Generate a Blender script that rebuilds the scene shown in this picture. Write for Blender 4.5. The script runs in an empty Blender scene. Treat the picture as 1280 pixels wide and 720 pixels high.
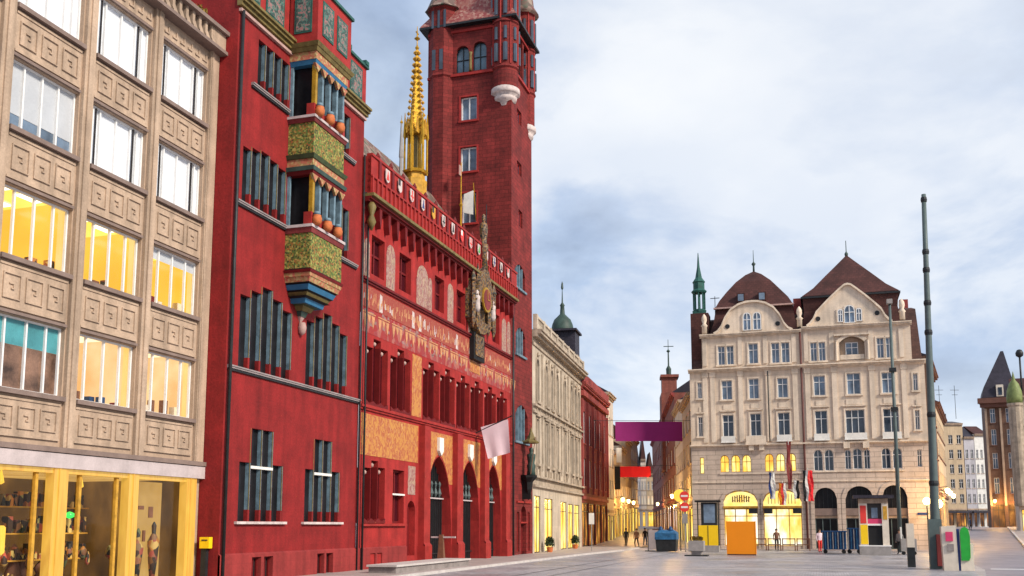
import bpy, math, random
from mathutils import Vector, Matrix
random.seed(7)
sc = bpy.context.scene
R = math.radians

# ------------------------------------------------------------------ camera
cam_d = bpy.data.cameras.new('camera'); cam = bpy.data.objects.new('camera', cam_d)
sc.collection.objects.link(cam); sc.camera = cam
cam.location = (0, 0, 2.0); cam.rotation_euler = (R(97.5), 0, 0)
cam_d.sensor_width = 36; cam_d.lens = 1230*36/1280; cam_d.shift_y = 135/1280
cam_d.clip_end = 6000; cam_d.clip_start = 0.1
# ------------------------------------------------------------------ world, sun, exposure
SUN_EL, SUN_AZ = 34, 128
w = bpy.data.worlds.new('World'); sc.world = w; w.use_nodes = True
nt = w.node_tree; nt.nodes.clear()
def N(t, **k):
    n = nt.nodes.new(t)
    for a, b in k.items(): setattr(n, a, b)
    return n
L = nt.links.new
out = N('ShaderNodeOutputWorld'); sky = N('ShaderNodeTexSky', sky_type='NISHITA')
sky.sun_disc = False; sky.sun_elevation = R(SUN_EL); sky.sun_rotation = R(SUN_AZ); sky.air_density = 1.0
bg1 = N('ShaderNodeBackground'); bg1.inputs[1].default_value = 0.12; L(sky.outputs[0], bg1.inputs[0])
tc = N('ShaderNodeTexCoord'); sep = N('ShaderNodeSeparateXYZ'); L(tc.outputs['Generated'], sep.inputs[0])
ad = N('ShaderNodeMath', operation='ADD'); L(sep.outputs[2], ad.inputs[0]); ad.inputs[1].default_value = 0.45
mx = N('ShaderNodeMath', operation='MAXIMUM'); L(ad.outputs[0], mx.inputs[0]); mx.inputs[1].default_value = 0.2
vd = N('ShaderNodeVectorMath', operation='DIVIDE'); cb = N('ShaderNodeCombineXYZ')
for i in range(3): L(mx.outputs[0], cb.inputs[i])
L(tc.outputs['Generated'], vd.inputs[0]); L(cb.outputs[0], vd.inputs[1])
mpw = N('ShaderNodeMapping'); L(vd.outputs[0], mpw.inputs[0]); mpw.inputs['Location'].default_value = (3.1, 1.7, 0.4); mpw.inputs['Scale'].default_value = (1, 1, 1.6)
n1 = N('ShaderNodeTexNoise'); n1.inputs['Scale'].default_value = 2.6; n1.inputs['Detail'].default_value = 7; n1.inputs['Roughness'].default_value = .56; n1.inputs['Distortion'].default_value = .25
n2 = N('ShaderNodeTexNoise'); n2.inputs['Scale'].default_value = 3.3; n2.inputs['Detail'].default_value = 6; n2.inputs['Roughness'].default_value = .5
L(mpw.outputs[0], n1.inputs[0]); L(mpw.outputs[0], n2.inputs[0])
r1 = N('ShaderNodeValToRGB'); r1.color_ramp.elements[0].position = .36; r1.color_ramp.elements[1].position = .58
r1.color_ramp.elements[0].color = (.42, .51, .66, 1); r1.color_ramp.elements[1].color = (.93, .96, 1.0, 1)
e = r1.color_ramp.elements.new(.47); e.color = (.58, .69, .86, 1)
L(n1.outputs[0], r1.inputs[0])
r2 = N('ShaderNodeValToRGB'); r2.color_ramp.elements[0].position = .38; r2.color_ramp.elements[1].position = .66
r2.color_ramp.elements[0].color = (.74, .79, .88, 1); r2.color_ramp.elements[1].color = (1.05, 1.03, 1.0, 1)
L(n2.outputs[0], r2.inputs[0])
# the overcast is brightest round one bank of cloud up to the right and near the horizon
dt = N('ShaderNodeVectorMath', operation='DOT_PRODUCT'); L(tc.outputs['Generated'], dt.inputs[0]); dt.inputs[1].default_value = Vector((.25, .80, .52)).normalized()
mr = N('ShaderNodeMapRange'); mr.inputs[1].default_value = .93; mr.inputs[2].default_value = 1.0; mr.inputs[3].default_value = 0; mr.inputs[4].default_value = .6; mr.interpolation_type = 'SMOOTHSTEP'; L(dt.outputs['Value'], mr.inputs[0])
mh = N('ShaderNodeMapRange'); mh.inputs[1].default_value = 0.0; mh.inputs[2].default_value = .26; mh.inputs[3].default_value = .5; mh.inputs[4].default_value = 0; mh.interpolation_type = 'SMOOTHSTEP'; L(sep.outputs[2], mh.inputs[0])
mm = N('ShaderNodeMix', data_type='RGBA', blend_type='MULTIPLY'); mm.inputs[0].default_value = 1; L(r1.outputs[0], mm.inputs[6]); L(r2.outputs[0], mm.inputs[7])
ma = N('ShaderNodeMix', data_type='RGBA'); ma.inputs[7].default_value = (.98, .99, 1.0, 1); L(mr.outputs[0], ma.inputs[0]); L(mm.outputs[2], ma.inputs[6])
mb_ = N('ShaderNodeMix', data_type='RGBA'); mb_.inputs[7].default_value = (.88, .93, 1.0, 1); L(mh.outputs[0], mb_.inputs[0]); L(ma.outputs[2], mb_.inputs[6])
bg2 = N('ShaderNodeBackground'); bg2.inputs[1].default_value = 0.75; L(mb_.outputs[2], bg2.inputs[0])
ms = N('ShaderNodeMixShader'); ms.inputs[0].default_value = .9; L(bg1.outputs[0], ms.inputs[1]); L(bg2.outputs[0], ms.inputs[2]); L(ms.outputs[0], out.inputs[0])
sd = bpy.data.lights.new('sun', 'SUN'); sd.energy = 3.3; sd.angle = R(10); sd.color = (1, .90, .76)
so = bpy.data.objects.new('sun', sd); sc.collection.objects.link(so)
dirv = Vector((math.sin(R(SUN_AZ))*math.cos(R(SUN_EL)), math.cos(R(SUN_AZ))*math.cos(R(SUN_EL)), math.sin(R(SUN_EL))))
so.rotation_euler = dirv.to_track_quat('Z', 'Y').to_euler(); so.location = (40, -40, 60)
sc.view_settings.view_transform = 'Standard'; sc.view_settings.look = 'None'; sc.view_settings.gamma = 1
sc.view_settings.use_curve_mapping = False; sc.view_settings.exposure = 0.52

# ------------------------------------------------------------------ materials
def mat(name, col, rough=.8, var=.12, ns=1.5, fine=.06, brick=None, bump=.15, metal=0, spec=.3, col2=None, dark=.6, grime=0):
    m = bpy.data.materials.new(name); m.use_nodes = True; t = m.node_tree; b = t.nodes['Principled BSDF']
    def n(ty, **k):
        q = t.nodes.new(ty)
        for a, c in k.items(): setattr(q, a, c)
        return q
    l = t.links.new
    b.inputs['Roughness'].default_value = rough; b.inputs['Metallic'].default_value = metal; b.inputs['Specular IOR Level'].default_value = spec
    tc = n('ShaderNodeTexCoord')
    a = n('ShaderNodeTexNoise'); a.inputs['Scale'].default_value = ns; a.inputs['Detail'].default_value = 6; a.inputs['Roughness'].default_value = .6; l(tc.outputs['Object'], a.inputs[0])
    c = n('ShaderNodeTexNoise'); c.inputs['Scale'].default_value = ns*14; c.inputs['Detail'].default_value = 3; l(tc.outputs['Object'], c.inputs[0])
    hs = n('ShaderNodeMix', data_type='RGBA'); hs.inputs[6].default_value = (*[x*(1-var) for x in col], 1)
    hs.inputs[7].default_value = (*(col2 if col2 else [min(1, x*(1+var)) for x in col]), 1)
    rmp = n('ShaderNodeMapRange'); rmp.inputs[1].default_value = .3; rmp.inputs[2].default_value = .7; l(a.outputs[0], rmp.inputs[0]); l(rmp.outputs[0], hs.inputs[0])
    cur = hs.outputs[2]
    mu = n('ShaderNodeMix', data_type='RGBA', blend_type='MULTIPLY'); mu.inputs[0].default_value = 1
    r = n('ShaderNodeMapRange'); r.inputs[3].default_value = 1-fine*3; r.inputs[4].default_value = 1+fine*3; l(c.outputs[0], r.inputs[0])
    l(cur, mu.inputs[6]); l(r.outputs[0], mu.inputs[7]); cur = mu.outputs[2]; h = c.outputs[0]
    if grime:      # rain streaks: noise stretched down the wall
        mp = n('ShaderNodeMapping'); mp.inputs['Scale'].default_value = (1.6, 1.6, .12); l(tc.outputs['Object'], mp.inputs[0])
        g = n('ShaderNodeTexNoise'); g.inputs['Scale'].default_value = 1.6; g.inputs['Detail'].default_value = 5; l(mp.outputs[0], g.inputs[0])
        gr = n('ShaderNodeMapRange'); gr.inputs[1].default_value = .42; gr.inputs[2].default_value = .72; gr.inputs[3].default_value = 1; gr.inputs[4].default_value = 1-grime; l(g.outputs[0], gr.inputs[0])
        m3 = n('ShaderNodeMix', data_type='RGBA', blend_type='MULTIPLY'); m3.inputs[0].default_value = 1; l(cur, m3.inputs[6]); l(gr.outputs[0], m3.inputs[7]); cur = m3.outputs[2]
    if brick:
        sx = n('ShaderNodeSeparateXYZ'); l(tc.outputs['Object'], sx.inputs[0]); sn = n('ShaderNodeSeparateXYZ'); l(tc.outputs['Normal'], sn.inputs[0])
        ab = n('ShaderNodeMath', operation='ABSOLUTE'); l(sn.outputs[0], ab.inputs[0]); gt = n('ShaderNodeMath', operation='GREATER_THAN'); l(ab.outputs[0], gt.inputs[0]); gt.inputs[1].default_value = .7
        mxx = n('ShaderNodeMix'); l(gt.outputs[0], mxx.inputs[0]); l(sx.outputs[0], mxx.inputs[2]); l(sx.outputs[1], mxx.inputs[3])
        cm = n('ShaderNodeCombineXYZ'); l(mxx.outputs[0], cm.inputs[0]); l(sx.outputs[2], cm.inputs[1])
        bk = n('ShaderNodeTexBrick'); l(cm.outputs[0], bk.inputs[0]); bk.inputs['Scale'].default_value = 1
        bk.inputs['Brick Width'].default_value = brick[0]; bk.inputs['Row Height'].default_value = brick[1]; bk.inputs['Mortar Size'].default_value = brick[2]
        bk.inputs['Color1'].default_value = (1, 1, 1, 1); v = brick[3] if len(brick) > 3 else .85; bk.inputs['Color2'].default_value = (v, v, v, 1); bk.inputs['Mortar'].default_value = (dark, dark, dark, 1); bk.inputs['Mortar Smooth'].default_value = .3
        m2 = n('ShaderNodeMix', data_type='RGBA', blend_type='MULTIPLY'); m2.inputs[0].default_value = 1; l(cur, m2.inputs[6]); l(bk.outputs[0], m2.inputs[7]); cur = m2.outputs[2]
    l(cur, b.inputs['Base Color'])
    if bump:
        bp = n('ShaderNodeBump'); bp.inputs['Strength'].default_value = bump; bp.inputs['Distance'].default_value = .03; l(h, bp.inputs['Height']); l(bp.outputs[0], b.inputs['Normal'])
    return m
def glass(name, col=(.03, .04, .05), rough=.06, var=.5, spec=.6):
    m = mat(name, col, rough, var, .9, .02, bump=.02, spec=spec); return m
def emit(name, cols, strength, scale=2.5, stretch=(1, 1, 1), rough=.15, thr=(.3, .7)):
    m = bpy.data.materials.new(name); m.use_nodes = True; t = m.node_tree; b = t.nodes['Principled BSDF']; l = t.links.new
    tc = t.nodes.new('ShaderNodeTexCoord'); mp = t.nodes.new('ShaderNodeMapping'); mp.inputs['Scale'].default_value = stretch; l(tc.outputs['Object'], mp.inputs[0])
    a = t.nodes.new('ShaderNodeTexNoise'); a.inputs['Scale'].default_value = scale; a.inputs['Detail'].default_value = 4; l(mp.outputs[0], a.inputs[0])
    rp = t.nodes.new('ShaderNodeValToRGB'); k = len(cols)
    rp.color_ramp.elements[0].position = thr[0]; rp.color_ramp.elements[1].position = thr[1]
    rp.color_ramp.elements[0].color = (*cols[0], 1); rp.color_ramp.elements[1].color = (*cols[-1], 1)
    for i in range(1, k-1): q = rp.color_ramp.elements.new(thr[0]+(thr[1]-thr[0])*i/(k-1)); q.color = (*cols[i], 1)
    l(a.outputs[0], rp.inputs[0]); l(rp.outputs[0], b.inputs['Emission Color']); b.inputs['Emission Strength'].default_value = strength
    b.inputs['Base Color'].default_value = (.03, .025, .02, 1); b.inputs['Roughness'].default_value = rough
    return m
def pattern(name, cols, scale=4, kind='voronoi', stretch=(1, 1, 1), rough=.7, thr=(.2, .8)):
    m = bpy.data.materials.new(name); m.use_nodes = True; t = m.node_tree; b = t.nodes['Principled BSDF']; l = t.links.new
    b.inputs['Roughness'].default_value = rough
    tc = t.nodes.new('ShaderNodeTexCoord'); mp = t.nodes.new('ShaderNodeMapping'); mp.inputs['Scale'].default_value = stretch; l(tc.outputs['Object'], mp.inputs[0])
    if kind == 'voronoi':
        a = t.nodes.new('ShaderNodeTexVoronoi'); a.inputs['Scale'].default_value = scale; l(mp.outputs[0], a.inputs[0]); sp = t.nodes.new('ShaderNodeSeparateColor'); l(a.outputs['Color'], sp.inputs[0]); s = sp.outputs[0]
    elif kind == 'wave':
        a = t.nodes.new('ShaderNodeTexWave'); a.inputs['Scale'].default_value = scale; a.inputs['Distortion'].default_value = 9; a.inputs['Detail'].default_value = 3; a.inputs['Detail Scale'].default_value = 2; l(mp.outputs[0], a.inputs[0]); s = a.outputs['Fac']
    else:
        a = t.nodes.new('ShaderNodeTexNoise'); a.inputs['Scale'].default_value = scale; a.inputs['Detail'].default_value = 5; a.inputs['Distortion'].default_value = 1.2; l(mp.outputs[0], a.inputs[0]); s = a.outputs[0]
    rp = t.nodes.new('ShaderNodeValToRGB'); k = len(cols)
    rp.color_ramp.elements[0].position = thr[0]; rp.color_ramp.elements[1].position = thr[1]
    rp.color_ramp.elements[0].color = (*cols[0], 1); rp.color_ramp.elements[1].color = (*cols[-1], 1)
    for i in range(1, k-1): q = rp.color_ramp.elements.new(thr[0]+(thr[1]-thr[0])*i/(k-1)); q.color = (*cols[i], 1)
    l(s, rp.inputs[0]); l(rp.outputs[0], b.inputs['Base Color'])
    return m
M = {}
M['red'] = mat('painted red stone', (.235, .013, .013), .8, .28, .9, .10, (1.1, .42, .006, .93), dark=.85, bump=.3, grime=.28)
M['red_mid'] = mat('painted bright red wall', (.32, .021, .019), .8, .28, 1.1, .11, bump=.3, grime=.25)
M['redpl'] = mat('red stone plinth', (.27, .030, .028), .75, .2, .7, .07, (.9, .35, .008, .92), dark=.8, grime=.3)
M['redbrick'] = mat('red sandstone blocks', (.20, .022, .020), .85, .35, .7, .15, (.62, .27, .02, .72), dark=.5, grime=.2)
M['redtrim'] = mat('red trim', (.29, .021, .018), .7, .25, 2, .08)
M['darkred'] = mat('dark red mullion', (.13, .006, .007), .6, .25, 2, .05)
M['redreflectglass'] = glass('leaded glass coloured by red reflection', (.045, .005, .009), .2, .4, .3)  # red of the reveals mirrored in dark glass, put into its colour
M['blue'] = mat('blue grey painted jamb', (.13, .20, .25), .6, .4, 3, .12)
M['gold'] = mat('gilding', (.50, .28, .025), .42, .3, 3, .1, metal=.55, bump=.4)
M['goldp'] = mat('gold paint', (.50, .27, .035), .6, .3, 4, .1)
M['peach'] = mat('peach cream paint', (.48, .23, .11), .7, .3, 4, .1)
M['maroonb'] = mat('dull maroon pipe', (.12, .045, .04), .6, .2, 2, .05)
M['brownst'] = mat('brown stone', (.15, .085, .06), .8, .25, .5, .08, (.8, .35, .015, .85), dark=.7, grime=.25)
M['brownf'] = mat('brown moulding', (.13, .06, .045), .8, .25, 1, .08)
M['course'] = mat('grey moulding', (.26, .22, .22), .7, .2, 2, .08)
M['shieldw'] = mat('weathered shield paint', (.52, .44, .42), .7, .25, 4, .1)
M['frieze3'] = mat('faded grey pink paint', (.28, .15, .14), .8, .3, 3, .1)
M['olive'] = mat('olive gilded moulding', (.16, .12, .04), .6, .4, 3, .12)
M['teal'] = mat('verdigris', (.02, .085, .07), .6, .4, 2, .1)
M['brightblue'] = mat('blue painted moulding', (.03, .14, .27), .6, .2, 3, .05)
M['dkgreen'] = mat('dark green moulding', (.05, .07, .03), .6, .3, 3, .05)
M['pink'] = mat('pale pink moulding', (.42, .27, .24), .7, .2, 3, .08)
M['whitest'] = mat('white painted stone', (.70, .68, .64), .7, .12, 2, .05)
M['beige'] = mat('beige stone', (.41, .295, .215), .8, .14, .7, .06, (1.4, 4.0, .006, .96), dark=.85, grime=.22)
M['beigeflat'] = mat('beige moulded stone', (.43, .315, .23), .8, .18, 1.2, .09, grime=.35)
M['ledge'] = mat('brown grey ledge', (.20, .145, .125), .8, .2, 2, .06)
M['fascia'] = mat('grey lilac fascia', (.47, .40, .40), .7, .12, 2, .05, grime=.15)
M['whiteframe'] = mat('white window frame', (.72, .72, .72), .5, .06, 3, .02)
M['darkframe'] = mat('dark window frame', (.04, .035, .035), .5, .2, 3, .03)
M['curtain'] = mat('white curtain behind glass', (.70, .73, .78), .22, .16, 1.2, .02, bump=.03, spec=.5)
M['curtain_grey'] = mat('grey window blind', (.45, .47, .50), .35, .08, 1, .02, spec=.4)
M['teal_curtain'] = mat('teal curtain', (.06, .24, .27), .3, .3, 1.5, .05, spec=.4)
M['brown_in'] = mat('brown room behind glass', (.16, .09, .06), .25, .7, 1.7, .1, spec=.4)
M['lit_yellow'] = emit('lit office yellow', [(1, .50, .03), (1, .62, .08), (1, .66, .12), (1, .88, .5)], .9, .75, (1.6, .6, 1.3), thr=(.34, .7))
M['lit_pale'] = emit('lit office pale', [(.95, .42, .12), (1, .70, .34), (1, .86, .6)], .8, 1.3, (1, 1, .5), thr=(.3, .6))
M['lit_shop'] = emit('lit shop window', [(.95, .38, .03), (1, .62, .08), (1, .85, .35)], 1.0, 1.3, (1, 1, .4), thr=(.3, .65))
M['lit_bright'] = emit('bright shop window', [(1, .50, .05), (1, .74, .22), (1, .95, .75)], 1.0, .9, (1, 1, .5), thr=(.32, .58))
M['lit_dim'] = emit('dim warm window', [(.10, .035, .008), (.35, .12, .02), (1, .5, .08)], .8, .8, (1, 1, .6), thr=(.38, .72))
M['sign_lit'] = emit('backlit sign', [(1, .60, .10), (1, .78, .28)], 1.0, 2)
M['lamp'] = emit('lamp globe', [(1, .70, .22), (1, .78, .35)], 9, 1)
M['lampshop'] = emit('pendant lamp', [(1, .45, .03), (1, .66, .08)], .9, 1)
M['led'] = emit('green lamp', [(.02, .8, .08), (.05, .9, .15)], 1.0, 1)
M['glass'] = glass('window glass', (.035, .05, .075)); M['glass2'] = glass('window glass pale', (.12, .17, .24), .1, .6)
M['darkglass'] = glass('dark shop glass', (.012, .011, .013), .3, .6, .15)
M['blueglass'] = glass('leaded blue glass', (.08, .14, .19), .12, .5)
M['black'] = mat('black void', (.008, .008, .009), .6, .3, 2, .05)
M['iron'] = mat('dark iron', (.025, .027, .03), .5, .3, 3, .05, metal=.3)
M['mast'] = mat('grey green mast paint', (.085, .115, .115), .5, .15, 3, .05)
M['cream'] = mat('pale sandstone', (.68, .55, .43), .8, .13, .35, .05, (1.3, .42, .012, .93), dark=.78, grime=.2)
M['creamflat'] = mat('pale sandstone moulding', (.70, .58, .46), .8, .16, .9, .07, grime=.28)
M['rust'] = mat('rusticated pinkish stone', (.56, .45, .37), .8, .14, .5, .06, (1.5, .42, .03, .9), dark=.6, grime=.15)
M['roof'] = mat('dark red roof tiles', (.075, .026, .022), .75, .35, .8, .12, (.3, .22, .02, .7), dark=.6)
M['roofbrown'] = mat('brown roof tiles', (.085, .04, .032), .75, .4, .8, .12, (.3, .22, .02, .7), dark=.6)
M['roofdark'] = mat('dark slate roof', (.035, .03, .045), .6, .3, .9, .1, (.3, .2, .02, .7), dark=.6)
M['copper'] = mat('green copper', (.035, .062, .052), .55, .4, 1.5, .1)
M['copperlt'] = mat('light green copper', (.16, .20, .07), .6, .3, 2, .1)
M['beige2'] = mat('weathered beige limestone', (.50, .42, .33), .8, .2, .6, .07, (1.3, .5, .008, .9), dark=.8, grime=.3)
M['beige2f'] = mat('weathered beige moulding', (.38, .31, .24), .8, .3, 1.5, .12, grime=.4)
M['maroon'] = mat('maroon sandstone', (.20, .035, .035), .8, .25, .6, .07, (1.1, .5, .01, .9), dark=.8, grime=.3)
M['maroonf'] = mat('maroon moulding', (.26, .05, .045), .8, .25, 1, .07)
M['brick2'] = mat('red brown brick', (.24, .075, .055), .8, .25, .5, .08, (.5, .2, .015, .8), dark=.7, grime=.25)
M['pale'] = mat('pale render', (.58, .50, .42), .8, .12, .5, .05, grime=.2)
M['pale2'] = mat('yellow render', (.50, .38, .25), .8, .12, .5, .05, grime=.2)
M['pale3'] = mat('lilac grey render', (.45, .43, .46), .8, .12, .5, .05, grime=.2)
M['terra'] = mat('terracotta pot', (.50, .14, .045), .7, .2, 6, .1)
M['leaf'] = mat('leaves', (.06, .10, .03), .7, .5, 6, .1, col2=(.35, .20, .03))
M['darkleaf'] = mat('dark leaves', (.025, .045, .018), .7, .5, 6, .1)
M['orange'] = mat('orange panel', (.80, .25, .005), .45, .03, 1, .01, bump=.0)
M['purple'] = mat('purple cloth', (.22, .012, .115), .8, .06, 2, .03)
M['scarlet'] = mat('scarlet cloth', (.80, .02, .03), .8, .06, 2, .03)
M['blankpink'] = mat('pale pink cloth', (.72, .55, .60), .8, .05, 1.5, .02)
M['blueplastic'] = mat('blue painted metal', (.012, .05, .14), .45, .3, 3, .08)
M['bluebright'] = mat('blue tarpaulin', (.02, .10, .22), .5, .4, 4, .1)
M['concrete'] = mat('concrete', (.28, .26, .25), .85, .15, 3, .08)
M['stone'] = mat('step stone', (.24, .21, .20), .7, .25, 2, .1, grime=.2)
M['white'] = mat('white paint', (.75, .73, .70), .5, .08, 3, .03)
M['creamp'] = mat('cream panel', (.66, .58, .48), .5, .1, 3, .04)
M['yellow'] = mat('yellow panel', (.85, .55, .01), .45, .05, 2, .02)
M['redp'] = mat('red panel', (.70, .05, .04), .5, .1, 3, .04)
M['green'] = mat('green panel', (.02, .33, .04), .45, .15, 3, .04)
M['magenta'] = mat('magenta panel', (.60, .05, .14), .5, .1, 3, .04)
M['bluesign'] = mat('blue enamel', (.02, .04, .16), .35, .05, 3, .02)
M['wood'] = mat('brown wood', (.16, .07, .04), .6, .2, 4, .08)
M['skin'] = mat('skin', (.45, .25, .17), .6, .05, 8, .02); M['hair'] = mat('hair', (.03, .018, .012), .7, .2, 9, .05)
M['frieze'] = pattern('painted vine frieze', [(.26, .018, .018), (.30, .025, .022), (.25, .04, .035), (.42, .20, .09), (.27, .035, .03)], 2.2, 'wave', (2.6, 1, .5), thr=(.1, .95))
M['frieze2'] = pattern('painted scallop frieze', [(.29, .022, .02), (.25, .04, .045), (.34, .10, .08)], 3.2, 'voronoi', (1, .3, .7), thr=(.35, .75))
M['goldmural'] = pattern('ochre mural', [(.42, .16, .035), (.50, .23, .055), (.33, .07, .03), (.56, .31, .11)], 3.2, 'noise', (1.5, 1, .8), thr=(.3, .7))
M['figmural'] = pattern('painted niche', [(.30, .10, .09), (.38, .27, .22), (.24, .08, .08), (.42, .30, .20), (.15, .10, .10)], 2.6, 'noise', (1.6, 1, .8), thr=(.3, .7))
M['greenpanel'] = pattern('green gold carved panel', [(.03, .045, .01), (.15, .17, .02), (.26, .08, .02), (.34, .32, .08), (.07, .12, .02)], 15, 'voronoi', thr=(.1, .9))
M['darkmural'] = pattern('dark teal painted panel', [(.02, .12, .11), (.04, .03, .03), (.05, .16, .13), (.34, .14, .14), (.02, .06, .05)], 5, 'noise', thr=(.3, .7))
M['frz3'] = pattern('red gold carved frieze', [(.34, .10, .05), (.30, .22, .08), (.42, .10, .07), (.42, .32, .14)], 10, 'voronoi', thr=(.1, .9))
M['lacequ'] = pattern('clock tracery', [(.02, .012, .01), (.28, .15, .03), (.08, .02, .015), (.22, .16, .10), (.015, .02, .02)], 12, 'voronoi', thr=(.1, .9))
M['rooftile'] = pattern('glazed tile roof', [(.10, .06, .05), (.26, .20, .16), (.16, .05, .05), (.07, .09, .06)], 3.2, 'voronoi', thr=(.1, .9))
M['towertile'] = pattern('red and cream tile roof', [(.20, .035, .035), (.36, .20, .16), (.22, .04, .04), (.28, .10, .08)], 5.5, 'voronoi', thr=(.1, .9))
M['goldpil_glow'] = emit('brass pilaster with gold light put in', [(.75, .42, .05), (.95, .60, .10), (.62, .30, .05)], .36, 2.2, (2.5, 1, .3));  # gold light on the brass is put in as emission
M['goldpil_glow'].node_tree.nodes['Principled BSDF'].inputs['Base Color'].default_value = (.38, .20, .04, 1)
M['shopback'] = emit('warm shop interior', [(.02, .01, .004), (.10, .045, .01), (.22, .10, .02), (.5, .25, .04)], .6, .7, (1, 1, .5), thr=(.3, .75))
M['goods'] = pattern('mixed shop goods', [(.04, .02, .01), (.55, .22, .04), (.12, .05, .02), (.7, .5, .15), (.06, .12, .05), (.4, .08, .05), (.02, .02, .02)], 6)
M['room_warm'] = emit('yellow lit room wall', [(.9, .42, .03), (1, .56, .06)], .8, .6)
M['room_pale'] = emit('pale lit room wall', [(.85, .42, .14), (1, .66, .32)], .8, .8)
M['ceil_warm'] = emit('yellow lit ceiling', [(1, .58, .07), (1, .68, .14)], .9, .6)
M['ceil_pale'] = emit('pale lit ceiling', [(1, .72, .38), (1, .82, .55)], .9, .6)
M['ceil_lamp'] = emit('ceiling light', [(1, .93, .7), (1, .96, .8)], 1.6, .6)
M['curt_warm'] = emit('curtain lit from behind', [(1, .60, .12), (1, .74, .28)], .7, .8)
M['shoptan'] = emit('tan shop display', [(.50, .27, .06), (.75, .45, .12)], .62, 1, (1, 1, .8))
def clear():
    m = bpy.data.materials.new('clear glass'); m.use_nodes = True; t = m.node_tree; t.nodes.clear()
    o = t.nodes.new('ShaderNodeOutputMaterial'); mi = t.nodes.new('ShaderNodeMixShader'); a = t.nodes.new('ShaderNodeBsdfTransparent'); g = t.nodes.new('ShaderNodeBsdfGlossy'); g.inputs['Roughness'].default_value = .03
    f = t.nodes.new('ShaderNodeFresnel'); f.inputs[0].default_value = 1.3; t.links.new(f.outputs[0], mi.inputs[0]); t.links.new(a.outputs[0], mi.inputs[1]); t.links.new(g.outputs[0], mi.inputs[2]); t.links.new(mi.outputs[0], o.inputs[0]); return m
M['clear'] = clear()

# ------------------------------------------------------------------ frames and mesh builder
A = R(17.38); d1 = Vector((math.sin(A), math.cos(A), 0)); d2 = Vector((math.cos(A), -math.sin(A), 0)); Z = Vector((0, 0, 1))
W = -19.2; WO = -20.03
class Frame:       # u runs along the facade, y goes INTO the building, z up
    def __init__(s, o, phi): s.o = Vector(o); s.phi = phi; s.x = Vector((math.cos(phi), math.sin(phi), 0)); s.y = Vector((-math.sin(phi), math.cos(phi), 0))
    def w(s, u, y=0, z=0): return s.o + s.x*u + s.y*y + Z*z
    def px(s, X, Y, y=0):    # pixel of the photograph to (u, z) on the facade plane
        th = R(7.5); a = (X-640)/1230; b = (495-Y)/1230
        d = Vector((a, math.cos(th)-b*math.sin(th), math.sin(th)+b*math.cos(th))); o = s.w(0, y)
        t = (o.dot(s.y))/d.dot(s.y); p = d*t
        return (p-Vector(s.o)).dot(s.x), 2.0+p.z
FL = Frame(d2*W, math.pi/2-A); FO = Frame(d2*WO, math.pi/2-A)
FF = Frame(d1*85.5, -A); FT = Frame(d1*61.2, -A); FW = Frame((0, 0, 0), -A)   # FW: u = w, y = s
def sw(wq, s, z=0): return d2*wq + d1*s + Z*z
ID = Frame((0, 0, 0), 0)
def gz(s): return 0 if s < 95 else (1.7 if s > 165 else 1.7*(s-95)/70)      # the streets climb gently beyond the square
def gzp(p): return gz(Vector(p).dot(d1))
def root(o):
    while o.parent: o = o.parent
    return o
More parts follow.
